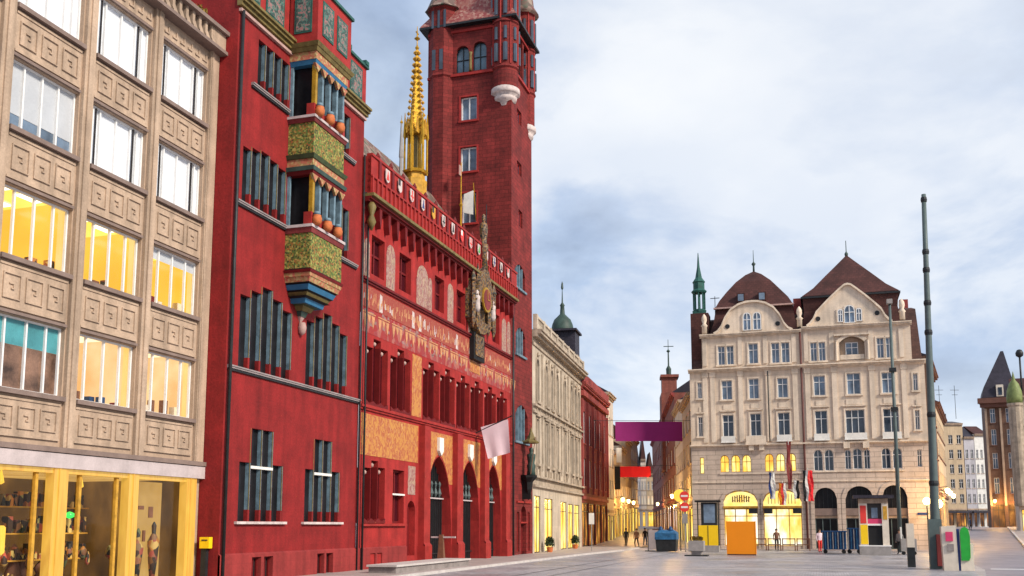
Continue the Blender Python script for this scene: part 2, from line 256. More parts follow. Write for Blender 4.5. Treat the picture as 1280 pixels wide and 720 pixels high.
class MB:
    def __init__(s, fr=ID): s.fr = fr; s.v = []; s.f = []; s.mi = []; s.cm = 0
    def P(s, *p): s.v.append(s.fr.w(*p)); return len(s.v)-1
    def F(s, ids): s.f.append(ids); s.mi.append(s.cm)
    def poly(s, pts): s.F([s.P(*p) for p in pts]); return s
    def box(s, a, b, c, d, e, f):
        i = [s.P(x, y, z) for z in (e, f) for x, y in ((a, c), (b, c), (b, d), (a, d))]
        for q in ((3, 2, 1, 0), (4, 5, 6, 7), (0, 1, 5, 4), (1, 2, 6, 5), (2, 3, 7, 6), (3, 0, 4, 7)): s.F([i[k] for k in q])
        return s
    def prism(s, pts, y0, y1):     # polygon in (u,z) extruded in y
        n = len(pts); a = [s.P(u, y0, z) for u, z in pts]; b = [s.P(u, y1, z) for u, z in pts]
        s.F(a); s.F(b[::-1])
        for k in range(n): s.F([a[k], b[k], b[(k+1) % n], a[(k+1) % n]])
        return s
    def loft(s, rings, caps=True, closed=True):
        r = [[s.P(*p) for p in q] for q in rings]; n = len(rings[0])
        for a, b in zip(r, r[1:]):
            for k in range(n if closed else n-1): s.F([a[k], a[(k+1) % n], b[(k+1) % n], b[k]])
        if caps and closed: s.F(r[0][::-1]); s.F(r[-1])
        return s
    def lathe(s, cx, cy, prof, n=12, rot=0, sx=1, sy=1):
        return s.loft([[(cx+r*sx*math.cos(rot+2*math.pi*k/n), cy+r*sy*math.sin(rot+2*math.pi*k/n), z) for k in range(n)] for r, z in prof])
    def tube(s, p, q, r, r2=None, n=8):
        p = Vector(p); q = Vector(q); r2 = r if r2 is None else r2; d = (q-p).normalized(); a = d.orthogonal().normalized(); b = d.cross(a)
        return s.loft([[tuple(c+a*(rr*math.cos(2*math.pi*k/n))+b*(rr*math.sin(2*math.pi*k/n))) for k in range(n)] for c, rr in ((p, r), (q, r2))])
    def build(s, name, m, parent=None, smooth=False, label=None, kind=None, loc=None):
        if parent is not None and name in SPLIT: return s.pieces(SPLIT[name], m, parent, smooth)
        name = name.strip(); me = bpy.data.meshes.new(name)
        inv = root(parent).matrix_basis.inverted() if parent else (Matrix.Translation(loc).inverted() if loc is not None else Matrix.Identity(4))
        me.from_pydata([tuple(inv @ v) for v in s.v], [], s.f)
        for x in (m if isinstance(m, (list, tuple)) else [m]): me.materials.append(M[x] if isinstance(x, str) else x)
        me.polygons.foreach_set('material_index', s.mi)
        if smooth: me.polygons.foreach_set('use_smooth', [True]*len(s.f))
        me.update(); o = bpy.data.objects.new(name, me); sc.collection.objects.link(o)
        if parent: o.parent = parent
        elif loc is not None: o.location = loc
        if label: o['label'] = label
        if kind: o['kind'] = kind
        return o
def _pieces(s, name, m, parent, smooth):
    par = list(range(len(s.v)))
    def fd(i):
        while par[i] != i: par[i] = par[par[i]]; i = par[i]
        return i
    for f in s.f:
        for k in f[1:]: par[fd(k)] = fd(f[0])
    seen = {}
    for i, v in enumerate(s.v):
        k = (round(v[0], 2), round(v[1], 2), round(v[2], 2))
        if k in seen: par[fd(i)] = fd(seen[k])
        else: seen[k] = i
    g = {}
    for f in s.f: g.setdefault(fd(f[0]), []).append(f)
    o = None
    for fs in g.values():
        q = MB(s.fr); ix = {}
        for f in fs:
            for k in f:
                if k not in ix: ix[k] = len(q.v); q.v.append(s.v[k])
            q.F([ix[k] for k in f])
        o = q.build(name, m, parent, smooth)
    return o
MB.pieces = _pieces
SPLIT = {'cornice': 'cornice ', 'window_surround': 'window_surround ', 'balustrade': 'balustrade ', 'pillar': 'pillar ', 'pilasters': 'pilaster ', 'ledges': 'ledge ', 'brass_pilasters': 'brass_pilaster ', 'parapet_post': 'parapet_post ', 'crockets': 'crocket ', 'casement_shadow': 'casement_shadow ', 'bartizan_window': 'bartizan_window ', 'colonnette': 'colonnette ', 'turret_window': 'turret_window ', 'pilaster': 'pilaster ', 'balconette': 'balconette ', 'round_window': 'round_window ', 'bracket_row': 'bracket ', 'downpipe': 'downpipe ', 'shop_dummies': 'shop_dummy ', 'wall_cards': 'wall_card ', 'green_lamps': 'green_lamp ', 'display_goods': 'display_item ', 'mullion_reflection': 'mullion_reflection ', 'gilt_edge': 'gilt_edge ', 'carved_head': 'carved_head ', 'clock_figure': 'clock_figure ', 'pinnacle': 'pinnacle ', 'oriel_mullion': 'mullion ', 'gate_cresting': 'cresting_finial ', 'glazing_bar': 'glazing_bar ', 'hanging_trim': 'hanging_trim ', 'balcony': 'balcony ', 'stack': 'chimney ', 'open_lantern': 'lantern_pinnacle '}
def thing(name, label, cat, fr, u=0, y=0, z=0, group=None, rz=0):
    o = bpy.data.objects.new(name, None); sc.collection.objects.link(o); o.empty_display_size = .3
    o.location = fr.w(u, y, z); o.rotation_euler = (0, 0, fr.phi+rz); o['label'] = label; o['category'] = cat
    if group: o['group'] = group
    return o
def tag(o, label, cat, group=None):
    o['label'] = label; o['category'] = cat
    if group: o['group'] = group
    return o
def copy_tree(o, parent=None):
    c = o.copy(); sc.collection.objects.link(c); c.parent = parent
    for ch in list(o.children): copy_tree(ch, c)
    return c

def topf(h, u):
    a, b, c, d, k = h; x = (u-(a+b)/2)/((b-a)/2); x = max(-1, min(1, x)); hw = (b-a)/2
    if k == 'r': return d
    if k == 'round': return d-hw+hw*math.sqrt(1-x*x)
    if k == 'seg': return d-.25*hw*2*(x*x)
    if k == 'ell': return d-.62*hw*(1-math.sqrt(1-x*x))
    if k == 'point': t = 1-abs(x); H = hw*1.9; return d-H+H*math.sqrt(max(0, 1-(1-t)**1.7))
def outline(h, n=12):
    a, b, c, d, k = h
    if k == 'r': return [(a, c), (b, c), (b, d), (a, d)]
    return [(a, c), (b, c)]+[(b+(a-b)*i/n, topf(h, b+(a-b)*i/n)) for i in range(n+1)]
def wall(mb, u0, u1, z0, z1, holes, y=0, dep=.3, jamb=True, n=12):
    holes = [tuple(h)+(('r',) if len(h) == 4 else ()) for h in holes]
    us = sorted({u0, u1, *[h[0] for h in holes], *[h[1] for h in holes]}); zs = sorted({z0, z1, *[h[2] for h in holes], *[h[3] for h in holes]})
    for i in range(len(us)-1):
        run = None
        for j in range(len(zs)-1):
            cu, cz = (us[i]+us[i+1])/2, (zs[j]+zs[j+1])/2
            solid = not any(h[0] < cu < h[1] and h[2] < cz < h[3] for h in holes) and us[i+1]-us[i] > 1e-5
            if solid and run is None: run = zs[j]
            if (not solid) and run is not None: mb.poly([(us[i], y, run), (us[i+1], y, run), (us[i+1], y, zs[j]), (us[i], y, zs[j])]); run = None
        if run is not None: mb.poly([(us[i], y, run), (us[i+1], y, run), (us[i+1], y, zs[-1]), (us[i], y, zs[-1])])
    for h in holes:
        o = outline(h, n)
        if h[4] != 'r':
            cv = o[2:]
            for p, q in zip(cv, cv[1:]):
                if h[3]-min(p[1], q[1]) > 1e-4: mb.poly([(p[0], y, p[1]), (q[0], y, q[1]), (q[0], y, h[3]), (p[0], y, h[3])])
        if jamb:
            for k in range(len(o)): p, q = o[k], o[(k+1) % len(o)]; mb.poly([(p[0], y, p[1]), (p[0], y+dep, p[1]), (q[0], y+dep, q[1]), (q[0], y, q[1])])
    return holes
def shell(mb, u0, u1, z0, z1, y0, y1, top=True, left=True, right=True):     # sides, back and roof of a building mass
    if left: mb.poly([(u0, y1, z0), (u0, y0, z0), (u0, y0, z1), (u0, y1, z1)])
    if right: mb.poly([(u1, y0, z0), (u1, y1, z0), (u1, y1, z1), (u1, y0, z1)])
    mb.poly([(u1, y1, z0), (u0, y1, z0), (u0, y1, z1), (u1, y1, z1)])
    if top: mb.poly([(u0, y0, z1), (u1, y0, z1), (u1, y1, z1), (u0, y1, z1)])
def window(par, fr, h, y=.25, nv=1, trans=(), fm='whiteframe', pm='glass', bar=.05, vpos=None, sill=None, name='window', split=None, th=.07, label=None):
    h = tuple(h)+(('r',) if len(h) == 4 else ()); a, b, c, d, k = h; o = outline(h, 10)
    m = MB(fr); cu, cz = (a+b)/2, (c+d)/2; W2, H2 = (b-a)/2, (d-c)/2
    inn = [(cu+(p-cu)*(1-bar/W2), cz+(q-cz)*(1-bar/H2)) for p, q in o]; n = len(o); e = .003
    for i in range(n):
        j = (i+1) % n; P0, P1, Q0, Q1 = o[i], o[j], inn[i], inn[j]
        m.poly([(P0[0], y-th, P0[1]), (P1[0], y-th, P1[1]), (Q1[0], y-th, Q1[1]), (Q0[0], y-th, Q0[1])])
        m.poly([(Q0[0], y-th, Q0[1]), (Q1[0], y-th, Q1[1]), (Q1[0], y, Q1[1]), (Q0[0], y, Q0[1])])
    vs = vpos if vpos is not None else [(i+1)/(nv+1) for i in range(nv)]
    for f in vs: u = a+(b-a)*f; m.box(u-bar/2, u+bar/2, y-th-.01, y-.002, c+bar, topf(h, u)-bar*.6)
    for f in trans:
        z = c+(d-c)*f; m.box(a+bar*.6, b-bar*.6, y-th+.006, y-.002, z-bar/2, z+bar/2)
    wo = m.build(name, fm, par, label=label)
    if sill is not None: MB(fr).box(a-.12, b+.12, -.1, y-th, c-.12, c-.002).build('sill', sill, wo)
    if split:
        zz = c+(d-c)*split[0]
        MB(fr).poly([(a, y, c), (b, y, c), (b, y, zz), (a, y, zz)]).build('pane', pm, wo)
        MB(fr).poly([(a, y-.01, zz), (b, y-.01, zz), (b, y-.01, d), (a, y-.01, d)]).build('blind', split[1], wo)
    else: MB(fr).poly([(p, y, q) for p, q in o]).build('pane', pm, wo)
    return wo
def cornice(mb, u0, u1, z, steps, y=0, ends=0):
    for hh, pr in steps: mb.box(u0-ends*pr, u1+ends*pr, y-pr, y+.05, z, z+hh); z += hh
    return z
def surround(mb, h, wd=.14, pr=.05):   # raised architrave
    o = outline(h, 10); a, b, c, d = h[:4]; cu, cz = (a+b)/2, c
    out = [(cu+(p-cu)*(1+wd/((b-a)/2)), cz+(q-cz)*(1+wd/(d-c))) for p, q in o]; n = len(o)
    for i in range(1, n):
        j = (i+1) % n; P0, P1, Q0, Q1 = o[i], o[j], out[i], out[j]
        if i == n-1 and False: continue
        mb.poly([(P0[0], -pr, P0[1]), (Q0[0], -pr, Q0[1]), (Q1[0], -pr, Q1[1]), (P1[0], -pr, P1[1])])
        mb.poly([(Q0[0], -pr, Q0[1]), (Q0[0], 0, Q0[1]), (Q1[0], 0, Q1[1]), (Q1[0], -pr, Q1[1])])
        mb.poly([(P0[0], 0, P0[1]), (P0[0], -pr, P0[1]), (P1[0], -pr, P1[1]), (P1[0], 0, P1[1])])

# ------------------------------------------------------------------ ground
def strip(name, cuts, m, dz, side=0, kind='structure'):   # cuts: list of (w_left, w_right, s)
    mb = MB(); rr = []
    ss = sorted({c[2] for c in cuts}); ex = [q for q in (95, 165) if ss[0] < q < ss[-1]]
    def at(s):
        for p, q in zip(cuts, cuts[1:]):
            if p[2] <= s <= q[2]: t = (s-p[2])/(q[2]-p[2]); return p[0]+(q[0]-p[0])*t, p[1]+(q[1]-p[1])*t
    for s_ in sorted(set(ss+ex)):
        a, b = at(s_); z = gz(s_)+dz; rr.append([sw(a, s_, z), sw(b, s_, z)] if not side else [sw(a, s_, z-side), sw(a, s_, z), sw(b, s_, z), sw(b, s_, z-side)])
    mb.loft([[tuple(p) for p in r] for r in rr], closed=False)
    if side: mb.poly([tuple(p) for p in rr[0]])
    o = mb.build(name, m); o['kind'] = kind; return o
def groundmat():
    m = mat('damp square paving', (.40, .385, .40), .38, .22, .35, .07, bump=0, spec=.35, col2=(.54, .51, .52)); t = m.node_tree; b = t.nodes['Principled BSDF']; l = t.links.new
    tc = t.nodes.new('ShaderNodeTexCoord'); mp = t.nodes.new('ShaderNodeMapping'); mp.inputs['Rotation'].default_value = (0, 0, A); l(tc.outputs['Object'], mp.inputs[0])
    bk = t.nodes.new('ShaderNodeTexBrick'); l(mp.outputs[0], bk.inputs[0]); bk.inputs['Scale'].default_value = 1; bk.inputs['Brick Width'].default_value = .22; bk.inputs['Row Height'].default_value = .14; bk.inputs['Mortar Size'].default_value = .012
    bk.inputs['Color1'].default_value = (1, 1, 1, 1); bk.inputs['Color2'].default_value = (.58, .58, .62, 1); bk.inputs['Mortar'].default_value = (.35, .35, .35, 1)
    old = b.inputs['Base Color'].links[0].from_socket; mu = t.nodes.new('ShaderNodeMix'); mu.data_type = 'RGBA'; mu.blend_type = 'MULTIPLY'; mu.inputs[0].default_value = 1.0; l(old, mu.inputs[6]); l(bk.outputs[0], mu.inputs[7])
    n3 = t.nodes.new('ShaderNodeTexNoise'); n3.inputs['Scale'].default_value = .22; n3.inputs['Detail'].default_value = 6; n3.inputs['Roughness'].default_value = .65; l(tc.outputs['Object'], n3.inputs[0])
    mr = t.nodes.new('ShaderNodeMapRange'); mr.inputs[1].default_value = .35; mr.inputs[2].default_value = .65; mr.inputs[3].default_value = .30; mr.inputs[4].default_value = .6; l(n3.outputs[0], mr.inputs[0]); l(mr.outputs[0], b.inputs['Roughness'])
    m4 = t.nodes.new('ShaderNodeMix'); m4.data_type = 'RGBA'; m4.blend_type = 'MULTIPLY'; m4.inputs[0].default_value = 1; r4 = t.nodes.new('ShaderNodeMapRange'); r4.inputs[1].default_value = .3; r4.inputs[2].default_value = .7; r4.inputs[3].default_value = .78; r4.inputs[4].default_value = 1.15; l(n3.outputs[0], r4.inputs[0]); l(mu.outputs[2], m4.inputs[6]); l(r4.outputs[0], m4.inputs[7]); l(m4.outputs[2], b.inputs['Base Color'])
    bp = t.nodes.new('ShaderNodeBump'); bp.inputs['Strength'].default_value = .35; bp.inputs['Distance'].default_value = .01; l(bk.outputs[0], bp.inputs['Height']); l(bp.outputs[0], b.inputs['Normal'])
    return m
M['paving'] = groundmat()
M['slab'] = mat('pavement slabs', (.34, .28, .27), .5, .2, .8, .07, bump=.1, col2=(.45, .38, .35))
M['kerb'] = mat('pale kerb stone', (.48, .44, .42), .6, .15, 2, .05)
M['asphalt'] = mat('worn asphalt', (.19, .165, .19), .5, .3, .5, .1, bump=.3, col2=(.27, .24, .27))
M['paint'] = mat('road paint', (.75, .75, .75), .6, .1, 4, .05)
strip('ground', [(-900, 900, -400), (-900, 900, 1500)], 'paving', 0)
strip('pavement', [(W-.5, W+3.4, -5), (W-.5, W+3.4, 66), (W-1.0, W+3.9, 80), (W-6, W+2, 110)], 'slab', .10, .12)
strip('kerb', [(W+3.4, W+3.65, -5), (W+3.4, W+3.65, 66), (W+3.9, W+4.15, 80), (W+2, W+2.25, 110)], 'kerb', .11, .13)
strip('road', [(3, 8.8, 20), (7, 10.2, 50), (8.9, 15.0, 84), (10.5, 17.9, 104), (18.5, 26.5, 165), (26, 34, 220)], 'asphalt', .006)
strip('road_marking', [(7.3, 9.0, 50.3), (7.35, 9.1, 50.9)], 'paint', .012)
strip('pavement', [(10.4, 40, 50), (15.2, 44, 84), (18.1, 60, 104), (26.7, 80, 165)], 'slab', .12, .14)
strip('kerb', [(10.2, 10.4, 50), (15.0, 15.2, 84), (17.9, 18.1, 104), (26.5, 26.7, 165)], 'kerb', .13, .15)
strip('paving_band', [(-15.2, 2.0, 47.0), (-15.2, 2.0, 47.5)], 'kerb', .006)
strip('paving_band', [(-15.2, 2.0, 58.0), (-15.2, 2.0, 58.5)], 'kerb', .006)
strip('tram_rail', [(-11.9, -11.83, 30), (-11.9, -11.83, 90)], 'iron', .008)
strip('tram_rail', [(-10.5, -10.43, 30), (-10.5, -10.43, 90)], 'iron', .008)
strip('pavement', [(-11.4, 10, 83.3), (-11.4, 10, 90)], 'slab', .08, .1)

# ------------------------------------------------------------------ left office building
def office():
    t = thing('office_building', 'tall beige stone office building with square relief panels and gold-lit shop below', 'office building', FO, 28.6)
    bays = [(16.6+3*k, 19.1+3*k) for k in range(4)]     # last three are in view
    rows = [(5.53, 7.47), (9.0, 10.9), (12.45, 14.37), (15.85, 17.8)]
    holes = [(a, b, c, d) for a, b in bays for c, d in rows]
    m = MB(FO); U0, U1 = 15.8, 28.64
    wall(m, U0, U1, 3.62, 18.6, holes, 0, .22)
    shell(m, U0, U1, 0, 19.0, 0.0, 14)
    # ground floor piers behind the shopfront
    m.box(U1-.5, U1-.002, .01, .6, 0, 3.6); m.build('wall', 'beige', t)
    # pilasters
    m = MB(FO)
    for u in [16.35, 19.35, 22.35, 25.35]:
        m.box(u-.2, u+.2, -.12, .0, 4.12, 18.6); m.box(u-.085, u+.085, -.17, -.12, 4.12, 18.6)
    m.box(28.16, U1, -.12, 0, 4.12, 19.2); m.box(28.2, 28.3, -.15, -.12, 4.12, 19.2)
    m.build('pilasters', 'beigeflat', t)
    for a, b in bays[1:]:
        for z0, z1 in ((4.3, 5.32), (7.62, 8.8), (11.05, 12.25), (14.52, 15.65)):
            m = MB(FO); m.box(a+.04, b-.04, -.03, 0, z0, z1); y = -.03
            # raised border
            for q in ((a+.04, b-.04, z0, z0+.06), (a+.04, b-.04, z1-.06, z1)): m.box(q[0], q[1], y-.03, y, q[2], q[3])
            hh = z1-z0; s = hh*.29
            for k in range(3):
                cu = a+(b-a)*(.19+.31*k); cz = (z0+z1)/2; ww = .30
                for e0, e1, f0, f1 in ((-ww, -ww+.03, -s, s), (ww-.03, ww, -s, s), (-ww+.03, ww-.03, s-.03, s), (-ww+.03, ww-.03, -s, -s+.03)): m.box(cu+e0, cu+e1, y-.045, y, cz+f0, cz+f1)
                q = .085
                for e0, e1, f0, f1 in ((-q, q, q-.035, q), (q-.035, q, -q, q-.035), (-q*.2, q-.035, -q, -q+.035)): m.box(cu+e0, cu+e1, y-.04, y, cz+f0, cz+f1)
            m.build('relief_panel', 'beigeflat', t)
        m = MB(FO); m.box(a+.04, b-.04, -.02, 0, 17.95, 18.5)
        for k in range(6): cu = a+(b-a)*(k+.5)/6; m.box(cu-.12, cu+.12, -.06, -.02, 18.1, 18.16); m.box(cu+.06, cu+.12, -.06, -.02, 18.16, 18.35)
        m.build('relief_panel', 'beigeflat', t)
    m = MB(FO)
    for a, b in bays:
        for c, d in rows: m.box(a-.02, b+.02, -.16, .2, c-.13, c-.004); m.box(a+.0, b-.0, -.07, .0, d+.02, d+.1)
    m.build('ledges', 'ledge', t)
    m = MB(FO); m.box(U0, U1+.02, -.24, 0, 3.98, 4.12); m.build('dark_ledge', 'ledge', t)
    m = MB(FO); m.box(U0, U1+.02, -.2, .1, 3.56, 3.96); m.build('fascia', 'fascia', t)
    # rows of windows
    def room(a, b, c, d, wm, warm=True):
        q = MB(FO).poly([(a, 3.2, c-.6), (b, 3.2, c-.6), (b, 3.2, d+.25), (a, 3.2, d+.25)]); q.poly([(a-.03, .23, c-.6), (a-.03, 3.2, c-.6), (a-.03, 3.2, d+.25), (a-.03, .23, d+.25)]); q.poly([(b+.03, 3.2, c-.6), (b+.03, .23, c-.6), (b+.03, .23, d+.25), (b+.03, 3.2, d+.25)])
        r = q.build('room', wm, t); MB(FO).box(a-.03, b+.03, .23, 3.2, d+.25, d+.3).build('ceiling', 'ceil_warm' if warm else 'ceil_pale', r); MB(FO).box(a, b, .23, 3.2, c-.65, c-.6).build('room_floor', 'brown_in', r)
        for k in range(2):
            for j in range(2): u = a+.35+1.15*k; MB(FO).box(u, u+.7, .7+1.2*j, 1.05+1.2*j, d+.2, d+.247).build('ceiling_light', 'ceil_lamp', r)
        for k in range(5): u = a+.1+(b-a-.4)*k/4+random.uniform(-.1, .1); hh = random.uniform(.15, .6); MB(FO).box(u, u+random.uniform(.08, .3), .5, .7, c-.3, c+hh).build('room_item', random.choice(['goods', 'wood', 'darkred', 'creamp', 'blueplastic']), r)
        for u0, u1 in ((a, a+.28), (b-.24, b)):
            m = MB(FO)
            for k in range(6): x = u0+(u1-u0)*k/6; m.box(x, x+(u1-u0)/6, .24+.02*(k % 2), .26+.02*(k % 2), c, d)
            m.build('curtain', 'curt_warm', r)
    def win(a, b, c, d, pm, vp, split=None):
        if pm in ('lit_yellow', 'lit_pale'): room(a, b, c, d, 'room_warm' if pm == 'lit_yellow' else 'room_pale', pm == 'lit_yellow'); pm = 'clear'
        window(t, FO, (a, b, c, d), .2, 0, (), 'whiteframe', pm, .055, vp, None, split=split)
    vps = [.10, .22, .50, .76, .88]
    for k, (a, b) in enumerate(bays[1:]):
        win(a, b, *rows[3], 'curtain', vps)
        if k == 0: win(a, b, *rows[2], 'glass2', [.24, .5, .74], (.24, 'curtain_grey'))
        else: win(a, b, *rows[2], 'curtain', vps)
        win(a, b, *rows[1], 'lit_yellow', [.22, .5, .78], (.8, 'curtain_grey') if k == 2 else None)
        if k == 0: win(a, b, *rows[0], 'brown_in', [.2, .5, .78], (.62, 'teal_curtain'))
        else: win(a, b, *rows[0], 'lit_pale', [.2, .5, .78])
        # dark bars stand in for shadow lines of the opened casement leaves
        for c, d in rows[2:]:
            if k: MB(FO).box(a+.34, a+.37, .1, .15, c+.06, d-.06).box(b-.50, b-.46, .1, .15, c+.06, d-.06).build('casement_shadow', 'darkframe', t)
    a, b = bays[0]
    for r in rows: win(a, b, *r, 'curtain', vps)
    # shopfront
    s = MB(FO).box(U0, U1-.5, 4.6, 4.7, 0, 3.5).build('shop_back_wall', 'shopback', t)
    MB(FO).box(U0, U1-.5, .02, 4.6, 3.5, 3.55).build('shop_ceiling', 'shoptan', t)
    MB(FO).box(U0, U1-.5, .02, 4.6, .0, .05).build('shop_floor', 'wood', t)
    m = MB(FO)
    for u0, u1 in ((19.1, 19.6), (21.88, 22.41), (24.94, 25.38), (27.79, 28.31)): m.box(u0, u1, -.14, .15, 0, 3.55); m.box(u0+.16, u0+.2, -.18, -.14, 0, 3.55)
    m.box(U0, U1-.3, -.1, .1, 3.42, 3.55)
    m.build('brass_pilasters', 'goldpil_glow', t)
    for u0, u1, pm in ((19.6, 21.88, 0), (22.41, 24.94, 1), (25.38, 27.55, 2)):
        m = MB(FO); m.box(u0, u1, .0, .08, .05, .25)
        for f in ((.78,) if pm == 0 else (.24, .85) if pm == 1 else (.02,)): u = u0+(u1-u0)*f; m.box(u-.05, u+.05, -.03, .07, .25, 3.42)
        f = m.build('shop_window', 'goldp', t); MB(FO).poly([(u0, .04, .25), (u1, .04, .25), (u1, .04, 3.42), (u0, .04, 3.42)]).build('pane', 'clear', f)
    # things on show
    MB(FO).box(25.5, 27.35, .5, .55, .1, 3.38).build('display_panel', 'shoptan', t)
    m = MB(FO)
    for u, z, r in ((26.0, 1.3, .15), (26.75, 1.5, .16)): m.lathe(u, .28, [(r*.5, .3), (r*.9, .9), (r*1.2, z), (r*.4, z+.25), (r*.5, z+.5), (.02, z+.62)], 10)
    m.build('shop_dummies', 'goods', t, True)
    m = MB(FO).box(26.2, 26.45, .46, .49, 2.5, 2.62).box(26.7, 26.9, .46, .49, 2.25, 2.6).box(26.4, 26.5, .4, .45, 1.5, 1.85); m.build('wall_cards', 'wood', t)
    m = MB(FO).lathe(20.5, .8, [(.5, 1.25), (.55, 1.3), (.55, 1.95), (.5, 2.0)], 20); m.build('drum_lamp', 'lampshop', t, True)
    m = MB(FO).lathe(22.9, .7, [(.02, 2.2), (.1, 2.25), (.1, 2.4), (.02, 2.45)], 12).lathe(23.6, .8, [(.02, 2.2), (.13, 2.25), (.13, 2.35), (.02, 2.4)], 12).box(22.75, 22.9, .7, .75, 2.65, 2.8); m.build('green_lamps', 'led', t, True)
    MB(FO).box(U1-.62, U1-.56, .2, 4.5, .05, 3.5).build('shop_side_wall', 'shopback', t)
    for z in (1.0, 1.75, 2.5):
        sh = MB(FO).box(19.7, 25.2, 1.5, 1.8, z, z+.04).build('shelf', 'goldp', t); g = MB(FO); u = 19.8
        while u < 25.1: hh = random.uniform(.12, .5); ww = random.uniform(.06, .2); g.box(u, u+ww, 1.52, 1.75, z+.04, z+.04+hh); u += ww+random.uniform(.02, .22)
        g.build('shelf_goods', 'goods', sh)
    g = MB(FO)
    for k in range(26): u = random.choice((19.8, 22.5))+random.uniform(0, 2.3); z = random.uniform(.1, 1.2); g.lathe(u, random.uniform(.3, .9), [(.02, z), (random.uniform(.05, .16), z+.1), (random.uniform(.04, .1), z+.3), (.02, z+.4)], 8)
    g.build('window_display', 'goods', t, True)
    for u in (20.3, 21.2, 23.0, 24.2): MB(FO).lathe(u, 1.0, [(.02, 3.1), (.09, 3.15), (.06, 3.3), (.01, 3.5)], 8).build('spotlight', 'lampshop', t, True)
    m = MB(FO)
    for u in (22.6, 23.1, 23.5, 24.1, 24.5): hh = random.uniform(.7, 1.3); m.lathe(u, random.uniform(1, 2.2), [(.25, .05), (.3, .4), (.12, hh*.8), (.2, hh), (.02, hh+.25)], 8)
    for u in (20.0, 21.4): m.lathe(u, 2.2, [(.3, .05), (.3, .9), (.1, 1.2)], 8)
    m.build('display_goods', 'wood', t, True)
    # roof terrace rail
    m = MB(FO); m.box(U0, U1+.1, -.45, .3, 18.6, 18.72)
    m.build('roof_ledge', 'ledge', t)
    m = MB(FO); u = U0+.1
    while u < 27.9: m.poly([(u, -.42, 18.72), (u+.22, -.42, 18.72), (u+.22, -.2, 19.32), (u, -.2, 19.32)]); m.box(u, u+.13, -.35, -.0, 18.72, 19.32); u += .36
    m.box(27.9, U1, -.36, .3, 18.72, 19.32); m.build('balustrade', 'beigeflat', t)
    MB(FO).box(U0, U1+.12, -.5, .1, 19.32, 19.46).build('rail_cap', 'ledge', t)
    return t
office()
def bush(u, y, z, r, label, fr=FO, n=160, m='leaf'):
    p = MB(fr); t = thing('potted_shrub', label, 'plant', fr, u, y, z)
    for k in range(n):
        a, b = random.uniform(0, 6.28), random.uniform(-.4, 1.5); rr = r*random.uniform(.5, 1); c = Vector((u+rr*math.cos(a)*math.cos(b), y+rr*math.sin(a)*math.cos(b)*.6, z+.35+r*.5+rr*math.sin(b)*.8))
        q = [c+Vector([random.uniform(-.12, .12) for _ in range(3)]) for _ in range(3)]; p.poly([tuple(x) for x in q])
    p.build('foliage', m, t); MB(fr).lathe(u, y, [(.18, z), (.25, z+.35), (.22, z+.36)], 10).build('pot', 'terra', t)
bush(28.0, .35, 19.46, .35, 'olive and orange shrub in a pot at the right end of the office roof rail')
bush(27.0, .35, 19.46, .3, 'low shrub in a pot on the office roof rail left of the orange one')

# post box
t = thing('post_box', 'bright yellow box on the wall between beige office and red corner', 'post box', FO, 28.55, -.3, 1.0)
MB(FO).box(28.42, 28.62, -.62, -.26, 1.25, 1.62).build('box', 'yellow', t); MB(FO).box(28.46, 28.6, -.5, -.3, .0, 1.25).build('support', 'iron', t); MB(FO).box(28.405, 28.42, -.56, -.34, 1.5, 1.54).build('slot', 'darkframe', t)

# ------------------------------------------------------------------ town hall annex (tall red house with oriel)
def lights(par, fr, lst, z0, y=.17, redh=.4, name='window', pm='glass'):
    """group of narrow lights (a, b, top); blue grey mullions, feet coloured for a red reflection"""
    g = MB(fr)
    for a, b, tp in lst: g.poly([(a, y, z0), (b, y, z0), (b, y, tp), (a, y, tp)])
    mu = MB(fr); ft = MB(fr); ed = MB(fr)
    for i, (a, b, tp) in enumerate(lst):
        nx = lst[i+1] if i+1 < len(lst) else None; tt = max(tp, nx[2]) if nx else tp
        u = b
        mu.box(u-.09, u+.0, .012, y-.004, z0+redh, tt-.004); ft.box(u-.11, u+.0, .004, y-.004, z0+.002, z0+redh)  # lower boxes coloured red for the reflection low in the lights
        ed.box(u-.095, u-.065, -.012, .011, z0+redh, tt-.01)
    mo = mu.build(name, 'blue', par); g.build('pane', 'darkglass', mo); ft.build('mullion_reflection', 'red', mo); ed.build('gilt_edge', 'olive', mo)
    return mo
